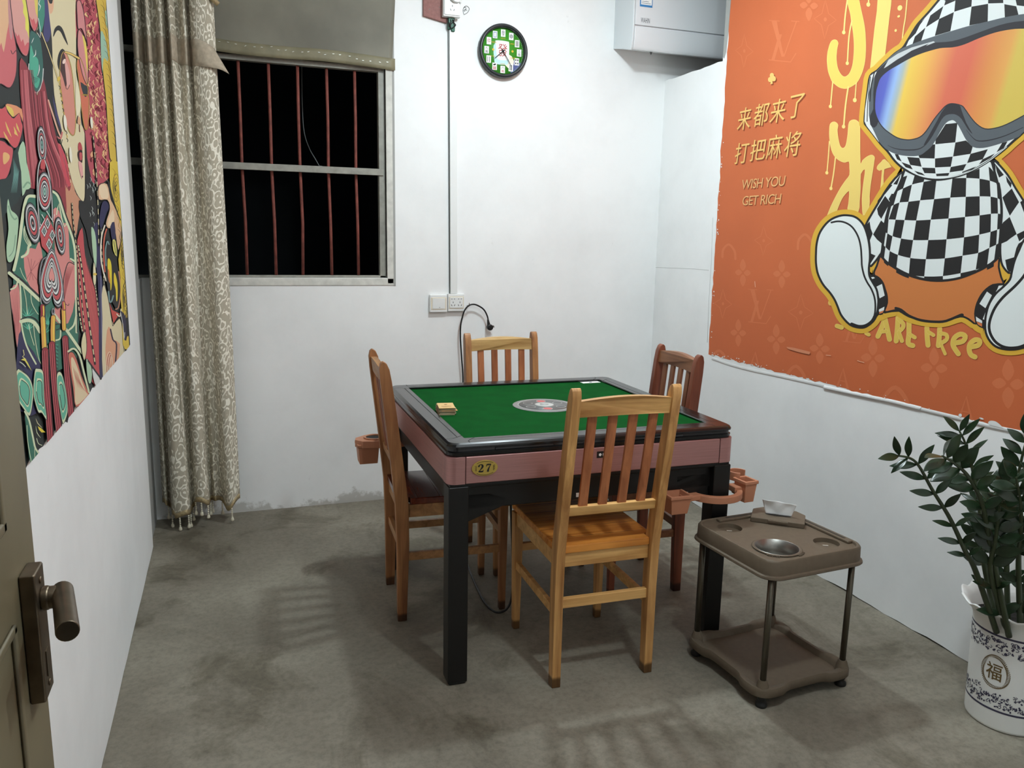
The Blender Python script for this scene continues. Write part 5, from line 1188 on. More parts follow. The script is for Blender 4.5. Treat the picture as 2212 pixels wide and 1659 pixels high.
# hood
A.poly(hood, WH, 3)
for p in (((1215, 0), (1335, 0), (1345, 8), (1195, 72)), ((1352, -120), (1560, -120), (1545, 85), (1325, 152)), ((1185, 80), (1130, 245), (960, 352), (1018, 200)), ((1130, 245), (1320, 157), (1275, 402), (1075, 462)), ((1547, 87), (1760, 50), (1755, 278), (1518, 330)), ((1762, -120), (1950, -120), (1955, 40), (1760, 46)), ((1968, 55), (2122, 82), (2150, 190), (1975, 228)), ((2100, -60), (2300, -60), (2300, 90), (2130, 70)), ((955, 355), (900, 527), (785, 575), (820, 470)), ((945, 240), (885, 320), (830, 430), (740, 520), (700, 610), (665, 620), (720, 530), (850, 330)), ((1240, -160), (1352, -160), (1330, -10), (1200, 10)), ((2300, 95), (2450, 140), (2440, 330), (2290, 220))): A.poly(c1(*p), BK)
for p in (((1215, 108), (1366, 92), (1338, 342), (1083, 367), (1085, 310)), ((1340, 345), (1475, 318), (1562, 400), (1535, 490), (1310, 525)), ((860, 500), (1045, 370), (1080, 368), (1072, 550), (880, 545)), ((1078, 550), (1305, 525), (1280, 655), (1078, 665)), ((720, 530), (875, 542), (905, 655), (760, 632)), ((1535, 490), (1757, 430), (1690, 560), (1490, 608)), ((1280, 660), (1482, 620), (1440, 702), (1265, 727)), ((910, 667), (1078, 672), (1085, 742), (942, 737)), ((645, 595), (760, 635), (792, 690), (700, 662)), ((1090, 747), (1262, 735), (1247, 772), (1097, 777)), ((810, 707), (912, 737), (950, 770), (860, 750)), ((1690, 560), (1848, 485), (1790, 545), (1640, 628)), ((1425, 722), (1610, 650), (1560, 690), (1430, 735)), ((1940, 350), (2010, 330), (1960, 420), (1868, 470)), ((560, 490), (605, 500), (650, 590), (590, 560))): A.poly(c2(*p), BK)
A.line(hood, 4.6, BK, 3, True); A.line(c2((520, 490), (590, 570), (700, 670), (800, 735), (930, 785), (1090, 805), (1250, 795), (1420, 755), (1600, 680), (1800, 560), (2000, 400)), 1.5, (226, 230, 228), 3)
# goggles: grey frame, black lip, rainbow lens
fr = c1((245, 975), (330, 910), (420, 815), (480, 750), (600, 655), (700, 600), (880, 530), (1060, 470), (1290, 400), (1500, 338), (1760, 275), (1980, 222), (2212, 182), (2420, 170), (2560, 300), (2620, 700), (2600, 1200), (2420, 1560), (2212, 1700), (2150, 1760), (2000, 1816), (1850, 1866), (1700, 1900), (1570, 1890), (1480, 1800), (1420, 1690), (1370, 1600), (1330, 1555), (1290, 1545), (1220, 1580), (1140, 1700), (1050, 1860), (960, 1945), (880, 1996), (760, 2006), (600, 1986), (470, 1930), (380, 1845), (280, 1706), (230, 1600), (225, 1500), (228, 1250), (235, 1080))
A.poly(fr, (92, 97, 102), 3)
A.poly(c1((245, 975), (180, 1400), (172, 1560), (200, 1620), (360, 1830), (300, 1700), (250, 1600), (228, 1480), (228, 1200), (262, 1060), (330, 920)), (222, 222, 220)); A.line(c1((250, 985), (215, 1300), (205, 1560)), 1.8, BK, 3); A.line(c1((300, 930), (258, 1100), (240, 1300)), 2.4, BK, 3)
lens = c1((310, 1400), (320, 1200), (342, 1100), (382, 1000), (480, 910), (600, 840), (740, 760), (900, 690), (1100, 630), (1200, 615), (1300, 610), (1400, 590), (1500, 555), (1650, 490), (1850, 420), (2050, 380), (2212, 370), (2400, 380), (2510, 600), (2510, 1150), (2400, 1370), (2212, 1480), (2000, 1590), (1850, 1640), (1720, 1648), (1620, 1590), (1540, 1500), (1470, 1400), (1420, 1350), (1300, 1325), (1220, 1350), (1150, 1420), (1060, 1530), (960, 1680), (880, 1755), (780, 1786), (700, 1788), (600, 1765), (500, 1705), (420, 1640), (350, 1540))
DG = (52, 50, 54)
A.poly(c1((330, 920), (470, 790), (600, 690), (760, 655), (1000, 560), (1130, 545), (1300, 530), (1500, 470), (1800, 360), (2000, 300), (2212, 270), (2420, 270), (2520, 420), (2400, 380), (2212, 370), (2050, 385), (1850, 425), (1500, 560), (1300, 615), (1100, 640), (900, 700), (740, 770), (600, 850), (480, 920), (382, 1010), (342, 1110), (310, 1400), (350, 1560), (300, 1640), (245, 1600), (245, 1480), (285, 1400), (285, 1200), (300, 1050)), DG, 2)
A.poly(c1((600, 690), (780, 610), (1060, 530), (1080, 545), (770, 665), (600, 760), (470, 850), (420, 880), (480, 770)), (196, 198, 198)); A.poly(c1((640, 740), (780, 650), (1000, 560), (900, 640), (740, 710)), DG)
A.line(lens, 4.4, DG, 3, True)
A.poly(c1((1230, 1350), (1380, 1340), (1420, 1420), (1480, 1580), (1560, 1720), (1500, 1660), (1420, 1530), (1360, 1480), (1300, 1465), (1220, 1480), (1160, 1540), (1090, 1670), (1010, 1800), (930, 1870), (1000, 1740), (1100, 1560)), DG, 2); A.line(c1((1010, 1830), (1100, 1700), (1190, 1540), (1300, 1500), (1390, 1560), (1470, 1700), (1560, 1800)), 6, (92, 97, 102), 3)
A.line(c2((470, 380), (560, 420), (700, 440), (860, 430), (960, 370), (1050, 250)), 2.2, DG, 3, taper=(.3, 1.2, .4)); A.line(c2((1480, 180), (1560, 280), (1640, 325), (1800, 310), (2000, 250), (2212, 150)), 2.2, DG, 3, taper=(.3, 1.2, .6))
lm = bpy.data.materials.new('lens_print'); lm.use_nodes = True; nt = lm.node_tree; bs = nt.nodes['Principled BSDF']; geo = N(nt, 'ShaderNodeNewGeometry')
pa, pb, pc_ = on_plane(1892, 215, 0, XR), on_plane(2205, 90, 0, XR), on_plane(1912, 275, 0, XR)
sxz = N(nt, 'ShaderNodeSeparateXYZ'); nt.links.new(geo.outputs['Position'], sxz.inputs[0])
kz = -(pc_.y-on_plane(1930, 200, 0, XR).y)/(pc_.z-on_plane(1930, 200, 0, XR).z)
f0 = N(nt, 'ShaderNodeMath', operation='MULTIPLY_ADD'); nt.links.new(sxz.outputs['Z'], f0.inputs[0]); f0.inputs[1].default_value = kz; nt.links.new(sxz.outputs['Y'], f0.inputs[2])
va, vb = pa.y+kz*pa.z, pb.y+kz*pb.z
f1 = N(nt, 'ShaderNodeMapRange'); nt.links.new(f0.outputs[0], f1.inputs['Value']); f1.inputs['From Min'].default_value = va; f1.inputs['From Max'].default_value = vb
rp = ramp(nt, f1.outputs[0], [(0, lin((88, 92, 176))), (.07, lin((92, 100, 186))), (.14, lin((150, 178, 222))), (.19, lin((170, 180, 176))), (.24, lin((232, 194, 84))), (.34, lin((232, 180, 84))), (.46, lin((228, 152, 88))), (.58, lin((216, 110, 84))), (.70, lin((216, 108, 82))), (.84, lin((222, 142, 78))), (.95, lin((224, 162, 84))), (1, lin((214, 186, 88)))])
nt.links.new(rp.outputs[0], bs.inputs['Base Color']); bs.inputs['Roughness'].default_value = .55; bs.inputs['Specular IOR Level'].default_value = .25
A.poly(lens, lm, 3)
# scratches and flakes of white paint along the torn edge
A.o(0, 0, 1)
for k in range(46):
    x = rj.uniform(1533, 1660) if k < 30 else rj.uniform(1660, 2200); y = 766+(x-1530)*.252-rj.uniform(1, 9); A.ell((x, y), rj.uniform(.5, 1.8), rj.uniform(.5, 1.6), (234, 232, 228), n=7)
for k in range(24):
    y = rj.uniform(300, 765); x = 1579-(y)*.0625+rj.uniform(2, 6); A.ell((x, y), rj.uniform(.4, 1.4), rj.uniform(.5, 2), (234, 232, 228), n=7)
for p in (((1854, 779), (1860, 781), (1868, 783)), ((1632, 608), (1633, 620)), ((1786, 767), (1796, 768))): A.line(p, 1.1, (232, 190, 160), 0)
A.poly([(1700, 749), (1716, 751), (1752, 760), (1750, 766), (1728, 761), (1704, 754)], (216, 140, 104))
A.poly([(2137, 915), (2140, 909), (2152, 910), (2163, 918), (2170, 928), (2150, 924)], (232, 232, 230), 3); A.ell((2076, 897), 3.6, 3.6, (232, 232, 230)); A.ell((2122, 904), 5, 1.8, (232, 232, 230), .3)
A.done('printed_artwork', base); base.children[0].location = -Vector(mr.location)

# ---------- left wall: collage mural of an opera lady, tassels, knots and leaves
lY1, lZ0, lY0 = on_plane(255, 370, 0, XL).y, .966, .75
ll_ = [(lY1, 2.80)]+jag((lY1-.012, 2.80), (lY1+.002, lZ0), 30, .002, 0)[1:]+[(lY1+.002, lZ0)]+jag((lY1, lZ0), (lY0, lZ0), 70, .006, 1)[1:]+[(lY0, lZ0), (lY0, 2.80)]
LW = XL
ml_ = thing('wall_mural', 'multicoloured printed mural of a woman in glasses with tassels and leaves on the left wall', 'mural', (LW+.001, 2.6, lZ0))
mur = MB(); mur.prism(ll_, lambda u, v, q: (LW+.0006-q, u, v), .0005)
base = mur.build('printed_sheet', mat('mural_dark', (46, 50, 50), .62, 0, .25), ml_, off=ml_.location)
B = Art(0, LW, 1, [(219, -140), (228, 0), (281, 744), (62, 995), (-400, 1527), (-400, -140)])
K = (44, 44, 46); CR = (222, 208, 170); MT = (176, 206, 172); TE = (62, 116, 98); TL_ = (84, 172, 144); RD = (196, 82, 86); DR_ = (148, 60, 68); PK = (218, 140, 134); YW = (222, 188, 84); NV = (54, 52, 86); PC2 = (228, 186, 148); GR = (150, 150, 154); WT = (222, 222, 218); LC = (214, 222, 184)
s1 = .1311
def at1(y): B.o(0, y, s1)
# background blocks
at1(0)
B.poly([(600, 0), (1250, 0), (1250, 1700), (600, 1700)], CR)
B.poly([(1310, -300), (1570, -300), (1620, 250), (1660, 700), (1660, 1100), (1700, 1350), (1760, 1655), (1830, 2900), (1400, 2900), (1380, 1300), (1250, 600), (1250, -100)], (186, 84, 96), 2)
r4 = random.Random(11)
for k in range(300):                                                     # feathery strokes of the pink ornament
    y = r4.uniform(-60, 2850); x0 = 1330+y*.07; x = r4.uniform(x0, x0+330); c = r4.choice([(228, 170, 132), (236, 196, 140), (132, 50, 62), (216, 120, 122), (112, 40, 50)])
    dx, dy = r4.uniform(-30, 40), r4.uniform(50, 110); B.line([(x, y), (x+dx*.2-24, y+dy*.45), (x+dx, y+dy*1.2)], r4.uniform(14, 38), c, 3, taper=(.2, 1, .2))
B.out([(1560, -200), (1730, -200), (1745, 200), (1790, 700), (1830, 1300), (1880, 1900), (1930, 2600), (1800, 2600), (1740, 1700), (1700, 1330), (1660, 900), (1640, 500), (1600, 200)], YW, 10, K, 3)
B.poly([(1650, 520), (1720, 620), (1770, 900), (1765, 1010), (1700, 960), (1680, 1200), (1690, 1300), (1660, 1000)], (164, 200, 176), 3); B.poly([(1720, 200), (1745, 180), (1760, 480), (1735, 380)], (164, 200, 176), 2)
for k in range(26):
    y = -20+k*95; x = 1640+y*.085; B.line([(x, y), (x+45, y+40), (x+70, y+130), (x+95, y+190)], 9, K if k % 2 else (186, 138, 60), 4, taper=(.3, 1, .4))
# face, neck, hat band
face = [(760, -60), (1180, -60), (1215, 300), (1240, 560), (1190, 700), (1190, 900), (1230, 1100), (1250, 1250), (1300, 1560), (1320, 1700), (1312, 1850), (1330, 2050), (1380, 2200), (1388, 2700), (1390, 3100), (1370, 3310), (1320, 3290), (1250, 3180), (1180, 3000), (1140, 2850), (1060, 2500), (990, 2350), (985, 2200), (940, 1900), (880, 1560), (850, 1100), (840, 650)]
neck = [(960, 2360), (1060, 2560), (1120, 2850), (1180, 2990), (1250, 3200), (1330, 3330), (1280, 3660), (1250, 3860), (1200, 3890), (1130, 3740), (1070, 3540), (1000, 3200), (930, 2700)]
B.out(neck, (204, 146, 116), 10, K, 3); B.poly(face, CR, 2)
B.line([(1385, 2150), (1390, 3050), (1372, 3312), (1300, 3270), (1220, 3140)], 8, K, 3)
B.poly([(770, -60), (860, -60), (866, 120), (840, 210), (800, 200)], (226, 176, 142), 3); B.poly([(770, -60), (850, -60), (845, 50), (800, 50)], K, 2)
B.poly([(690, -80), (755, -80), (800, 300), (840, 650), (855, 1100), (870, 1500), (905, 1750), (960, 2000), (1002, 2140), (985, 2260), (900, 2080), (820, 1850), (740, 1560), (690, 1250), (690, 1000), (655, 700), (600, 500), (700, 300)], K, 2)
B.poly([(700, -60), (752, -60), (800, 300), (820, 560), (760, 700), (700, 560), (720, 300)], (72, 70, 116), 2); B.poly([(850, 1560), (905, 1770), (985, 2060), (990, 2130), (900, 1900)], (76, 72, 112), 2)
B.line([(780, 1650), (860, 1900), (940, 2150), (985, 2250)], 26, (226, 176, 150), 3); B.line([(915, 2250), (985, 2280), (1010, 2180)], 26, (206, 120, 116), 3); B.line([(905, 2220), (985, 2370), (1010, 2300)], 12, K, 3)
# left petals
B.out([(-300, -200), (150, -200), (180, 300), (200, 500), (250, 780), (260, 1000), (240, 1250), (170, 1420), (100, 1440), (0, 1380), (-300, 1250)], (206, 108, 112), 14, (70, 40, 48), 3)
B.poly([(-300, -200), (110, -200), (130, 300), (90, 560), (40, 860), (0, 700), (-60, 800), (-300, 700)], (226, 180, 140), 2); B.poly([(110, -100), (170, 100), (190, 500), (170, 660), (130, 500)], (196, 140, 140), 2); B.line([(160, 830), (190, 890), (240, 830), (262, 880)], 12, (70, 40, 48), 3)
B.out([(150, -200), (385, -200), (430, 150), (465, 450), (465, 750), (440, 890), (400, 922), (330, 860), (260, 700), (210, 520), (180, 300)], (220, 160, 150), 14, (70, 40, 48), 3)
B.poly([(225, 520), (270, 600), (290, 560), (330, 690), (360, 640), (390, 760), (430, 700), (462, 700), (440, 880), (400, 915), (330, 850), (260, 700)], (206, 100, 106)); B.poly([(330, -60), (405, -60), (460, 400), (462, 640), (430, 520), (400, 480), (400, 300), (360, 200), (370, 100)], (226, 220, 96))
B.out([(400, -200), (600, -200), (612, 200), (600, 430), (560, 512), (520, 480), (465, 320)], (220, 160, 148), 14, (70, 40, 48), 3); B.poly([(465, 260), (510, 330), (540, 300), (570, 400), (605, 330), (600, 430), (560, 505), (520, 470)], (208, 100, 104)); B.poly([(540, -60), (602, -60), (606, 300), (570, 200)], (222, 200, 100))
# teal cap and pendant
B.poly([(610, -100), (700, -100), (720, 250), (670, 520), (620, 460)], (70, 140, 120), 2); B.line([(650, -20), (620, 60), (650, 100), (625, 180)], 18, WT, 2, taper=(.4, 1, .2))
B.poly([(480, 520), (560, 540), (640, 640), (680, 900), (694, 1130), (680, 1350), (630, 1480), (572, 1525), (510, 1450), (470, 1250), (458, 1050), (470, 800)], (58, 104, 96), 3); B.poly([(490, 740), (540, 900), (610, 980), (615, 1150), (590, 1260), (640, 1300), (600, 1450), (540, 1400), (490, 1250), (470, 1050)], TL_, 3)
for k in range(7): B.line([(490+k*8, 1180+k*14), (540, 1270+k*16), (640-k*8, 1290+k*10)], 8, (52, 92, 86), 3, taper=(.2, 1, .2))
B.line([(525, 940), (565, 900), (570, 820)], 16, WT, 3, taper=(.3, 1, .2)); B.line([(600, 1250), (630, 1150), (628, 1060)], 16, WT, 3, taper=(.3, 1, .2)); B.line([(500, 710), (540, 620)], 14, WT, 3, taper=(.2, 1, .2))
B.line([(456, 1050), (455, 1150), (475, 1300), (520, 1470), (572, 1528), (630, 1480), (680, 1340), (696, 1130)], 13, WT, 3); B.line([(612, 300), (640, 440), (652, 580), (645, 620), (600, 545)], 10, WT, 0)
# tassel strands behind the pendant
B.poly([(330, 950), (480, 1200), (560, 1560), (640, 1500), (700, 1300), (760, 1600), (830, 1900), (920, 2300), (1000, 2560), (1130, 3000), (1150, 3080), (1120, 3150), (1060, 3050), (1080, 3400), (1060, 3520), (900, 3200), (820, 3120), (480, 3100), (440, 2700), (380, 2200), (345, 1900), (300, 1200)], DR_, 2)
for k in range(30):
    t = k/29; x0 = 330+t*400; x1 = 480+t*640; y0 = 1150 if t < .5 else 1500; B.line([(x0, y0), (x0+(x1-x0)*.25, y0+700), (x1-30, 2850), (x1, 3090)], r4.uniform(8, 20), r4.choice([(188, 92, 100), (92, 36, 46), (120, 48, 58), (206, 118, 122)]), 3, taper=(.6, 1, .5))
B.poly([(930, 2350), (1060, 2560), (1150, 2950), (1120, 3080), (1040, 2900)], (204, 80, 92), 2)
for k in range(6): B.line([(960+k*14, 2440+k*30), (1050+k*8, 2700+k*30), (1125, 3000)], 7, K if k % 2 else (226, 130, 130), 3, taper=(.3, 1, .3))
# glasses, eye, brow, lips, nose
B.poly([(860, 610), (880, 480), (940, 418), (1000, 450), (1050, 560), (1105, 745), (1040, 640), (980, 520), (920, 505)], K, 3)
lensL = [(1000, 1560), (1020, 1740), (1060, 1990), (1120, 2160), (1180, 2232), (1218, 2180), (1232, 1940), (1212, 1640), (1190, 1350), (1150, 1080), (1090, 900), (1030, 850), (985, 960), (968, 1200), (978, 1400)]
B.poly(lensL, (214, 142, 126), 3)
B.poly([(935, 950), (960, 860), (1010, 800), (1060, 850), (1020, 880), (990, 1000), (965, 1160), (930, 1060)], K, 2); B.poly([(1000, 870), (1060, 930), (1092, 1200), (1070, 1440), (1020, 1280), (965, 1100)], (82, 56, 56), 3); B.poly([(1050, 980), (1120, 1150), (1140, 1350), (1100, 1460), (1075, 1300)], (224, 168, 160), 3); B.line([(1065, 1440), (1095, 1470), (1130, 1400)], 9, K, 3)
B.ell((1040, 1010), 24, 44, (240, 214, 200), .4)
B.line(lensL, 14, K, 3, True); B.line(lensL, 7, YW, 3, True)
lensR = [(1330, 1560), (1440, 1580), (1450, 1850), (1432, 2080), (1405, 2140), (1372, 2080), (1340, 1880), (1310, 1640), (1280, 1300), (1250, 1080), (1270, 960), (1310, 960), (1380, 1150), (1420, 1380), (1440, 1560)]
B.poly(lensR, (212, 118, 92), 3)
B.out([(1250, 30), (1310, 15), (1365, 200), (1400, 500), (1425, 760), (1400, 640), (1330, 470), (1270, 470), (1255, 250)], (212, 138, 138), 12, (70, 40, 48), 3); B.out([(1270, 520), (1310, 500), (1380, 640), (1420, 850), (1440, 1150), (1425, 1395), (1350, 1250), (1290, 980), (1262, 750)], (214, 142, 140), 12, (70, 40, 48), 3); B.poly([(1340, 560), (1400, 700), (1430, 950), (1428, 1200), (1400, 1000), (1370, 760)], (232, 208, 100), 2)
B.poly([(1310, 1350), (1380, 1400), (1420, 1420), (1430, 1540), (1390, 1600), (1340, 1500)], (58, 62, 66), 2)
B.line(lensR, 13, K, 3, True); B.line(lensR, 6, YW, 3, True)
B.line([(1065, 860), (1160, 890), (1285, 960)], 42, K, 2); B.line([(1065, 860), (1160, 890), (1285, 960)], 30, (226, 190, 110), 2)
B.line([(665, 535), (780, 830), (935, 1290)], 22, K, 0); B.line([(665, 535), (780, 830), (935, 1290)], 13, (234, 210, 150), 0); B.ell((950, 1300), 26, 44, YW, .3)
for k in range(16): y = 1350+k*62; x = 950+k*10-max(0, k-9)*2; B.line([(x-10, y), (x+14, y+24), (x+6, y+56)], 9, K if k % 2 else YW, 2)
for k in range(9): y = 2460+k*62; x = 1070+k*8; B.line([(x, y), (x+10, y+50)], 10, (150, 120, 60) if k % 2 else CR, 0)
B.poly([(1240, 1250), (1300, 1560), (1312, 1690), (1300, 1830), (1240, 1900), (1225, 1600)], (232, 222, 190), 2)
B.line([(1265, 1910), (1248, 1990), (1252, 2030)], 12, K, 3); B.line([(1306, 2010), (1292, 2080), (1296, 2170)], 12, (120, 60, 50), 3); B.poly([(1270, 1920), (1310, 1960), (1300, 2050), (1262, 2030)], (218, 168, 132), 3)
B.poly([(1272, 2370), (1300, 2340), (1330, 2400), (1337, 2480), (1272, 2480)], (186, 74, 80), 2); B.poly([(1258, 2540), (1280, 2480), (1337, 2480), (1337, 2680), (1280, 2640)], (64, 38, 44), 2); B.poly([(1290, 2520), (1332, 2520), (1335, 2620), (1300, 2640)], (196, 86, 92), 2); B.poly([(1272, 2660), (1330, 2690), (1350, 2850), (1335, 2950), (1295, 2830)], (226, 164, 160), 2); B.poly([(1325, 2910), (1350, 2890), (1348, 2930)], K)
# dark hair to the right of the face
B.poly([(1388, 2180), (1420, 2600), (1500, 3000), (1560, 3260), (1600, 3660), (1600, 3900), (1500, 4260), (1400, 3800), (1300, 3560), (1285, 3300), (1372, 3320), (1392, 3100)], K, 2)
for k in range(14): x, y = r4.uniform(1400, 1540), r4.uniform(2900, 3700); B.line([(x, y), (x+20, y+40), (x+10, y+80)], 9, (206, 216, 210), 3, taper=(.2, 1, .2))
# left lower: red petals, mint leaves
at1(200)
B.out([(-300, 250), (0, 260), (60, 210), (100, 320), (150, 380), (200, 420), (290, 330), (330, 480), (352, 560), (330, 700), (270, 880), (200, 912), (120, 830), (40, 750), (-300, 700)], (208, 88, 94), 14, K, 2); B.poly([(60, 200), (150, 190), (330, 270), (345, 480), (290, 330), (200, 400), (120, 330)], (226, 150, 110), 2); B.poly([(70, 210), (170, 260), (200, 350), (180, 400), (110, 310)], (226, 200, 100), 2)
for p in ((60, 480, 160, 730), (30, 640, 130, 820), (200, 560, 270, 720), (240, 500, 300, 660), (210, 640, 250, 700)): B.line([(p[0], p[1]), ((p[0]+p[2])/2-8, (p[1]+p[3])/2), (p[2], p[3])], 30, (226, 194, 108), 3, taper=(.2, 1, .1))
B.out([(-300, 800), (0, 790), (100, 860), (185, 920), (182, 1050), (150, 1220), (90, 1390), (0, 1430), (-300, 1430)], (206, 92, 98), 14, K, 3); B.poly([(20, 1000), (80, 990), (130, 1040), (110, 1120), (30, 1180)], (230, 180, 120), 3)
B.poly([(-300, 1440), (0, 1440), (140, 1330), (200, 960), (300, 880), (340, 820), (330, 1655), (140, 1900), (-300, 2300)], (44, 58, 58), 2)
for k in range(9): B.line([(190+k*12, 1080+k*25), (200+k*9, 1350), (150+k*12, 1650)], 8, (110, 158, 150), 3, taper=(.2, 1, .2))
B.poly([(345, 800), (390, 900), (410, 1150), (450, 1300), (480, 1560), (400, 1600), (340, 1700), (320, 1300), (270, 990)], MT, 2); B.line([(360, 1560), (420, 1480), (470, 1500)], 30, (134, 170, 140), 3)
at1(390)
B.poly([(104, 300), (150, 480), (230, 550), (276, 660), (250, 1000), (212, 1250), (150, 1342), (90, 1310), (74, 1080), (110, 800), (84, 500)], MT, 3); B.line([(110, 420), (150, 560), (210, 640), (240, 620)], 24, (136, 168, 140), 3); B.line([(225, 900), (190, 1150), (120, 1250)], 14, (134, 164, 138), 3)
# lotus-leaf frame behind the knot
B.poly([(190, 1480), (290, 1000), (340, 600), (400, 300), (470, 230), (600, 300), (820, 150), (930, 250), (1050, 600), (1150, 850), (1210, 1050), (1230, 1300), (1240, 3000), (300, 3000)], TE, 2)
B.poly([(360, 1240), (480, 1110), (560, 1130), (640, 1000), (700, 1655), (600, 1900), (420, 1655)], PK, 2); B.poly([(850, 480), (950, 500), (1010, 700), (1080, 700), (1112, 900), (1125, 1300), (1205, 1380), (1222, 1900), (1100, 2350), (880, 2300), (900, 1655), (880, 1100)], PK, 2)
for k in range(8): B.line([(480, 1500), (400+k*30, 1250+k*14 if k % 2 else 1640)], 7, (150, 76, 80), 0)
for k in range(12): B.line([(1200-k*12, 1400+k*3), (1110-k*6, 1640), (1040-k*2, 1960+k*24)], 7, (176, 92, 92), 3, taper=(.3, 1, .2))
B.line([(1030, 1940), (1020, 1655), (1070, 1420), (1120, 1345), (1210, 1390)], 14, K, 3); B.line([(1030, 2020), (1100, 2060), (1110, 2030)], 9, K, 3)
for k in range(5): B.line([(450+k*8, 1090-k*8), (370+k*14, 950-k*40), (360+k*4, 800-k*12)], 11, LC, 3)
B.line([(195, 1475), (255, 1220), (290, 1000), (335, 640), (385, 360), (440, 260), (560, 262)], 50, LC, 4); B.line([(820, 170), (930, 260), (1040, 590), (1140, 850), (1195, 1050), (1220, 1300), (1232, 2000), (1238, 2500)], 36, LC, 4); B.line([(860, 150), (960, 250), (1070, 580), (1170, 840), (1225, 1050), (1248, 1300), (1252, 2500)], 16, K, 4)
B.line([(330, 1260), (420, 1200), (440, 1090), (470, 1060)], 40, LC, 4); B.line([(300, 1440), (340, 1550), (410, 1660)], 10, LC, 3); B.line([(1140, 1290), (1210, 1330)], 30, LC, 2); B.line([(905, 560), (945, 380), (990, 620), (1040, 760), (1080, 680)], 18, LC, 2)
# lower leaves
at1(570)
B.out([(120, 470), (272, 330), (302, 700), (312, 1100), (245, 1380), (205, 1000)], PK, 12, K, 2)
for k in range(7): B.line([(150+k*18, 480-k*18), (190+k*14, 900), (240+k*8, 1330-k*20)], 8, (170, 84, 86), 3, taper=(.3, 1, .2))
B.poly([(250, 1380), (312, 1100), (400, 1300), (640, 1660), (700, 2400), (250, 2400)], NV, 2)
for (x, y) in ((420, 880), (440, 1080), (760, 1000), (700, 1150)):
    for k in range(6): a = -2.7+k*.45; B.line([(x, y), (x+130*math.cos(a), y+190*math.sin(a))], 22, (96, 184, 154), 0, taper=(1, .1))
B.line([(475, 480), (490, 640), (560, 780), (600, 830)], 12, LC, 3); B.line([(345, 350), (390, 560), (420, 830)], 11, LC, 3); B.line([(440, 1000), (470, 1150), (530, 1340)], 11, LC, 3); B.line([(520, 1000), (540, 1200), (600, 1540), (650, 1660)], 11, LC, 3)
B.line([(290, 260), (310, 620), (320, 1000), (380, 1280), (450, 1450), (560, 1650)], 26, LC, 3); B.line([(310, 950), (440, 930), (540, 980), (630, 1120)], 60, LC, 4); B.line([(310, 915), (430, 870), (540, 900), (620, 980)], 18, K, 4)
B.line([(100, 110), (330, 280), (610, 540)], 48, K, 0); B.line([(115, 150), (330, 330), (620, 600)], 54, LC, 0); B.line([(860, 830), (1060, 1080), (1330, 1470)], 46, LC, 0); B.line([(900, 1090), (960, 1060), (970, 990), (880, 1000)], 16, K, 3); B.line([(890, 1260), (960, 1230), (970, 1100)], 24, LC, 3); B.line([(1110, 1090), (1190, 1010), (1230, 850)], 30, LC, 3)
B.line([(750, 1350), (760, 1560)], 14, LC, 0); B.line([(140, 420), (220, 380), (268, 250)], 26, LC, 3)
B.poly([(870, 1330), (930, 1320), (930, 1500), (900, 1900), (870, 1700)], (74, 150, 126), 0)
for k in range(7): B.poly([(930, 1350+k*60), (880, 1340+k*60), (930, 1400+k*60)], (44, 90, 80))
# right lower: red cloth, beads, navy edge, sleeves
B.poly([(1250, -400), (1330, -600), (1360, -300), (1400, 0), (1500, 300), (1560, 500), (1600, 900), (1640, 1700), (1600, 2100), (1400, 1700), (1380, 1300), (1290, 700), (1245, 0)], (196, 84, 88), 2)
for k in range(14): B.line([(1390+k*9, -100+k*30), (1420+k*10, 600), (1500+k*8, 1500)], 8, (140, 50, 58) if k % 2 else (226, 120, 112), 3, taper=(.2, 1, .2))
B.poly([(1500, -500), (1600, -700), (1620, -200), (1650, 200), (1680, 500), (1690, 1700), (1660, 2200), (1610, 1700), (1600, 600), (1570, 100)], NV, 2); B.line([(1640, 200), (1650, 800), (1670, 1650)], 14, (120, 120, 150), 3)
B.poly([(1480, -600), (1540, -520), (1570, -250), (1560, 60), (1530, 0), (1500, -250)], MT, 3)
B.poly([(1690, 340), (1730, 430), (1800, 800), (1850, 1000), (1950, 900), (2000, 1100), (2040, 1500), (2000, 2200), (1690, 2200), (1665, 900), (1655, 500)], CR, 2); B.line([(1700, 350), (1760, 560), (1830, 980), (1850, 1010), (1960, 880), (2000, 1100), (2030, 1500)], 9, K, 3)
B.poly([(1780, 640), (1830, 760), (1950, 820), (1900, 900), (1850, 980)], (206, 84, 76)); B.poly([(1740, 1100), (1800, 1060), (1850, 1250), (1960, 1320), (1900, 1660), (1720, 1660)], (224, 164, 130), 2)
for k in range(5): B.line([(1720+k*18, 2000), (1730+k*14, 1600+k*20), (1780+k*8, 1450+k*16), (1830, 1560+k*30), (1850-k*4, 1900)], 10, (178, 84, 72) if k % 2 else (238, 218, 190), 3)
B.line([(1800, 1080), (1840, 1250), (1900, 1330), (1880, 1650)], 24, (58, 46, 66), 3)
def beads(p, w, n, c=(232, 218, 172)): 
    B.line(p, w*1.9, K, 3); q = spline([Vector(a) for a in p], 8)
    for k in range(n): i = int(k*(len(q)-1)/n); j = min(int((k+.75)*(len(q)-1)/n), len(q)-1); 
    st = max(1, len(q)//n)
    for i in range(0, len(q)-1, 2): B.line([tuple(q[i]), tuple(q[i+1])], w, c, 0)
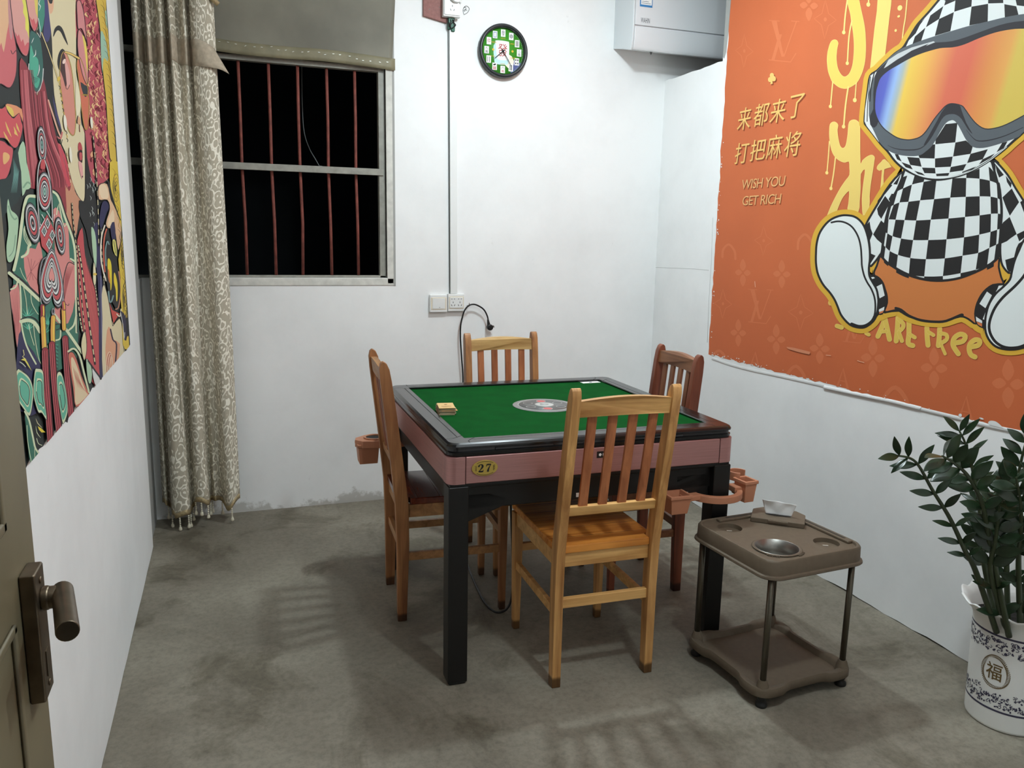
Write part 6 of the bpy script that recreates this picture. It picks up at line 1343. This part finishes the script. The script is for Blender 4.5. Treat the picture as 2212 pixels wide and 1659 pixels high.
beads([(1160, -1000), (1180, -700), (1230, -300), (1260, 0), (1300, 400), (1350, 900), (1400, 1300)], 11, 20); beads([(1260, -300), (1310, 0), (1380, 500), (1460, 1100), (1540, 1650)], 17, 20); beads([(1250, 560), (1290, 900), (1330, 1120)], 16, 8); beads([(1540, 360), (1570, 560), (1600, 870)], 11, 8); beads([(1510, -2100), (1560, -1500), (1590, -900), (1600, -300)], 12, 18); beads([(1640, -600), (1650, -200), (1680, 200), (1690, 340)], 9, 9)
B.out([(1350, 1120), (1385, 1200), (1395, 1420), (1360, 1590), (1320, 1480), (1305, 1300)], (226, 214, 170), 9, K, 3); B.out([(1510, -20), (1545, 60), (1555, 280), (1530, 360), (1500, 250)], (230, 220, 180), 8, K, 3); B.ell((1535, 170), 32, 22, YW); B.ell((1130, -1800), 22, 130, (238, 232, 214), -.08); B.ell((1040, -2330), 26, 130, (238, 232, 214), -.1); B.ell((1480, -2330), 20, 100, (238, 232, 214), -.08)
# peacock-eye swirl, fingers, yellow curls
at1(390)
B.out([(1600, 80), (1740, 55), (1800, 300), (1850, 400), (1950, 640), (1980, 900), (1920, 1150), (1860, 800), (1760, 790), (1715, 700), (1780, 470), (1740, 320), (1600, 310)], PC2, 12, K, 3); B.poly([(1610, 90), (1720, 80), (1760, 280), (1640, 280)], (238, 212, 178), 3); B.poly([(1750, 700), (1830, 480), (1860, 640), (1800, 760)], (240, 214, 180), 3)
B.poly([(1640, 420), (1680, 340), (1740, 350), (1770, 450), (1720, 560), (1640, 800), (1610, 640)], NV, 3); B.poly([(1790, 760), (1860, 680), (1880, 960), (1830, 1010)], NV, 2)
B.line([(1700, 740), (1650, 900), (1630, 1150), (1650, 1400), (1720, 1650)], 22, (232, 224, 206), 3); B.line([(1730, 800), (1690, 950), (1680, 1200), (1700, 1500)], 22, (208, 104, 84), 3)
B.poly([(1740, 985), (1775, 985), (1830, 1180), (1880, 1260), (1930, 1500), (1950, 1900), (1900, 2120), (1850, 2050), (1760, 1850), (1710, 1500), (1705, 1150)], K, 3); B.line([(1720, 1400), (1710, 1150), (1740, 1000), (1770, 1050)], 20, (120, 150, 150), 3); B.line([(1760, 1830), (1780, 1990), (1810, 1990), (1840, 1900)], 24, (122, 152, 152), 3); B.line([(1930, 1500), (1965, 1800), (1930, 2080), (1880, 2120)], 18, (200, 140, 110), 3); B.line([(1900, 2200), (1950, 2240), (1970, 2120)], 20, (226, 216, 190), 3)
B.poly([(1745, 1310), (1775, 1290), (1810, 1400), (1815, 1700), (1795, 1810), (1785, 1600), (1750, 1500)], (232, 210, 60), 3); B.poly([(1850, 1540), (1870, 1530), (1910, 1700), (1910, 1950), (1890, 1980), (1880, 1800), (1850, 1680)], (232, 206, 60), 3); B.poly([(1750, 1460), (1775, 1500), (1785, 1700), (1755, 1600)], (214, 120, 60), 2)
B.poly([(1830, 980), (1880, 1000), (1900, 1250), (1840, 1150)], (222, 214, 120), 2); B.line([(1850, 1000), (1880, 1200)], 10, K, 2)
B.poly([(1785, -300), (1920, -300), (1965, 100), (1985, 600), (2030, 1000), (2090, 1655), (2150, 2600), (2150, 2760), (2070, 2790), (2000, 2700), (1990, 2300), (1960, 1900), (1960, 1600), (1925, 1300), (1990, 900), (1940, 650), (1860, 380), (1800, 200)], (224, 194, 76), 2)
for (cx_, cy_, rx, ry) in ((1890, 120, 55, 230), (2010, 1200, 40, 260), (2040, 1950, 42, 280), (2080, 2300, 38, 170)):
    for q in (1, .72, .46, .22):
        B.line([(cx_+rx*q*math.cos(t)+4*math.sin(3*t), cy_+ry*q*math.sin(t)) for t in [.4+5.4*k/16 for k in range(17)]], 9, K, 3, taper=(.4, 1, .4))
for k in range(14): y = -200+k*200; x = 1850+(y+200)*.09; B.line([(x-25, y), (x+20, y+60), (x+5, y+150), (x+45, y+210)], 9, K if k % 2 else (176, 132, 50), 4, taper=(.3, 1, .3))
B.line([(1760, 20), (1800, 200), (1850, 370)], 30, K, 3); B.line([(1860, 380), (1920, 560), (1960, 650)], 14, K, 3)
at1(570); B.poly([(1950, 780), (2040, 860), (2070, 1200), (2030, 1260), (2000, 1000)], (58, 54, 76), 2); B.line([(1960, 800), (2000, 1000), (2020, 1250), (2030, 1130)], 9, WT, 2); B.poly([(2050, 900), (2100, 920), (2110, 1100), (2070, 1200)], K, 2)
# the knot
at1(390)
def rings(c, rx, ry, rot, cols):
    for k, cc_ in enumerate(cols): q = 1-k/len(cols); B.ell(c, rx*q, ry*q, cc_, rot, 26)
RC = [K, GR, WT, K, (120, 118, 122), K, RD, RD, K, WT, GR, K, K, (226, 150, 140)]
at1(200); rings((645, 860), 78, 320, -.06, [K, GR, WT, K, (120, 118, 122), RD, K, WT, GR, K, (120, 160, 150), (120, 160, 150), K])
B.line([(630, 1110), (600, 1180), (575, 1350), (570, 1655), (600, 2100), (640, 2200)], 34, K, 3); B.line([(630, 1110), (600, 1180), (575, 1350), (570, 1655), (600, 2100), (640, 2200)], 12, WT, 3); B.line([(690, 1110), (740, 1250), (790, 1500), (815, 1800), (820, 2100)], 34, K, 3); B.line([(690, 1110), (740, 1250), (790, 1500), (815, 1800), (820, 2100)], 12, WT, 3); B.poly([(640, 1110), (690, 1110), (700, 1250), (620, 1250)], RD, 2)
at1(390); rings((690, 180), 120, 330, -.03, [K, GR, WT, K, RD, RD, K, WT, (120, 118, 122), K, WT, K, (150, 190, 176), (150, 190, 176), (90, 120, 112)])
rings((490, 700), 118, 350, -.16, RC); rings((950, 910), 82, 320, -.12, RC)
B.poly([(600, 800), (730, 560), (870, 860), (770, 1230), (640, 1080)], RD)
for (x, y) in ((735, 705), (680, 830), (815, 900), (760, 1045)):
    for q, cc_ in ((1, K), (.86, WT), (.6, K), (.36, (150, 176, 170)), (.16, K)): B.poly([(x, y-112*q), (x+56*q, y+6*q), (x+6*q, y+112*q), (x-54*q, y+4*q)], cc_)
B.line([(600, 800), (690, 640), (640, 560)], 12, WT, 0); B.line([(720, 500), (830, 680), (850, 560)], 12, WT, 0)
def heart(cx_, cy_, w, h_, c): B.poly([(cx_, cy_-h_), (cx_+w*.55, cy_-h_*.55), (cx_+w*.98, cy_+h_*.15), (cx_+w*.92, cy_+h_*.62), (cx_+w*.58, cy_+h_*.8), (cx_+w*.2, cy_+h_*.66), (cx_+w*.06, cy_+h_*.42), (cx_-w*.14, cy_+h_*.62), (cx_-w*.5, cy_+h_*.7), (cx_-w*.86, cy_+h_*.5), (cx_-w, cy_+h_*.05), (cx_-w*.62, cy_-h_*.55)], c, 3)
B.line([(770, 1250), (660, 1300), (610, 1500), (605, 1700)], 40, K, 3); B.line([(770, 1250), (660, 1300), (610, 1500), (605, 1700)], 14, GR, 3)
for q, cc_ in ((1, K), (.96, GR), (.91, K), (.87, WT), (.80, K), (.76, RD), (.64, K), (.60, WT), (.54, (120, 118, 122)), (.49, K), (.45, WT), (.38, K), (.34, WT), (.27, K), (.22, (226, 150, 142))): heart(805, 1660-90*(1-q)*1.4, 205*q, 560*q, cc_)
at1(570)
B.line([(620, 430), (625, 620), (660, 690)], 14, GR, 3); B.line([(990, 450), (1000, 620), (985, 650)], 14, GR, 3); B.ell((830, 790), 30, 60, GR); B.ell((830, 780), 14, 34, K)
# tassels below the knot
for (p, w, c) in (([(650, 700), (655, 800), (650, 880)], 70, (150, 50, 58)), ([(655, 900), (665, 1100), (680, 1400)], 74, (226, 164, 78)), ([(830, 880), (820, 1100), (825, 1300)], 70, (226, 164, 78)), ([(1000, 750), (1005, 900), (1010, 1070)], 62, (226, 164, 78)), ([(1000, 640), (1010, 740)], 50, (190, 84, 80))): B.line(p, w+16, K, 2); B.line(p, w, c, 2); B.line([(a+w*.2, b) for a, b in p], w*.3, (234, 206, 86), 2)
B.o(0, 750, .15676)
for (p, w) in (([(580, 50), (590, 400), (625, 900), (665, 1420)], 86), ([(675, -40), (700, 400), (745, 900), (790, 1300)], 80), ([(860, -120), (890, 400), (930, 800), (965, 1150)], 78)):
    B.line(p, w+18, K, 3); B.line(p, w, (152, 52, 60), 3)
    for k in range(6): B.line([(a-w*.42+w*.84*k/5, b) for a, b in p], w*.075, (84, 30, 38) if k % 2 else (214, 112, 116), 3)
# lower rosettes, flames, flute
def ros(P_, *ins):
    B.poly(P_, LC, 4); c = Vector((sum(p[0] for p in P_)/len(P_), sum(p[1] for p in P_)/len(P_)))
    B.poly([tuple(c+(Vector(p)-c)*.86) for p in P_], (104, 182, 154), 4); B.line(P_, 9, K, 4, True)
    for q in ins: B.poly([tuple(c+(Vector(p)-c)*q) for p in P_], LC, 4); B.poly([tuple(c+(Vector(p)-c)*(q-.09)) for p in P_], (104, 182, 154), 4); B.line([tuple(c+(Vector(p)-c)*(q-.09)) for p in P_], 9, K, 4)
ros([(200, 300), (320, 380), (385, 480), (412, 640), (385, 880), (350, 950), (285, 870), (180, 700), (150, 450)], .62)
ros([(430, 330), (470, 295), (545, 330), (560, 500), (565, 700), (600, 1000), (530, 910), (480, 900), (430, 750), (408, 600)], .6)
ros([(740, 380), (800, 350), (850, 500), (885, 700), (892, 900), (830, 1060), (790, 900), (748, 640)], .6)
for p in ([(205, 300), (320, 380)],): B.line(p, 8, K, 0)
B.poly([(235, 175), (290, 150), (330, 210), (388, 330), (330, 250), (290, 190)], (228, 214, 96)); B.line([(270, 40), (282, 110), (258, 130), (305, 170)], 9, (232, 222, 140), 0); B.line([(220, 205), (260, 230), (300, 270)], 10, LC, 2)
B.poly([(470, 1090), (520, 1120), (578, 1175), (525, 1178), (490, 1140)], (230, 206, 70)); B.line([(445, 985), (470, 1050), (530, 1110)], 10, (226, 214, 170), 2, taper=(.3, 1, .4)); B.line([(445, 1090), (460, 1180), (510, 1250)], 10, LC, 2, taper=(.3, 1, .4)); B.line([(455, 1260), (480, 1330), (530, 1355)], 9, LC, 3)
B.poly([(290, 880), (350, 1000), (410, 1250), (450, 1420), (520, 1490), (470, 1570), (370, 1600), (320, 1250)], TE, 3); B.line([(290, 890), (350, 1010), (405, 1250), (440, 1400), (520, 1500)], 24, LC, 3); B.line([(320, 1080), (330, 1300), (380, 1580)], 9, LC, 3); B.line([(428, 1400), (430, 1580)], 8, LC, 0)
B.out([(900, 100), (960, 70), (1020, 170), (1090, 400), (1165, 580), (1185, 680), (1010, 830), (965, 560), (915, 260)], (206, 116, 96), 9, K, 3); B.poly([(940, 160), (970, 150), (1020, 260), (1080, 430), (1150, 620), (1170, 660), (1010, 800), (990, 560), (950, 330)], (228, 206, 170), 3)
for k in range(6): B.line([(960+k*14, 260+k*20), (1000+k*16, 420+k*20), (1040+k*22, 560+k*12)], 7, (190, 100, 84), 3, taper=(.2, 1, .2))
B.line([(900, 60), (980, 20), (1060, 120), (1120, 350), (1190, 620)], 26, LC, 3)
B.out([(1150, 170), (1200, 210), (1235, 330), (1225, 480), (1190, 500), (1165, 400)], MT, 8, K, 3); B.poly([(1240, 280), (1300, 360), (1350, 470), (1290, 540), (1250, 420)], WT, 2); B.line([(1180, 190), (1280, 330), (1370, 450)], 22, K, 0)
B.done('printed_artwork', base); base.children[0].location = -Vector(ml_.location)
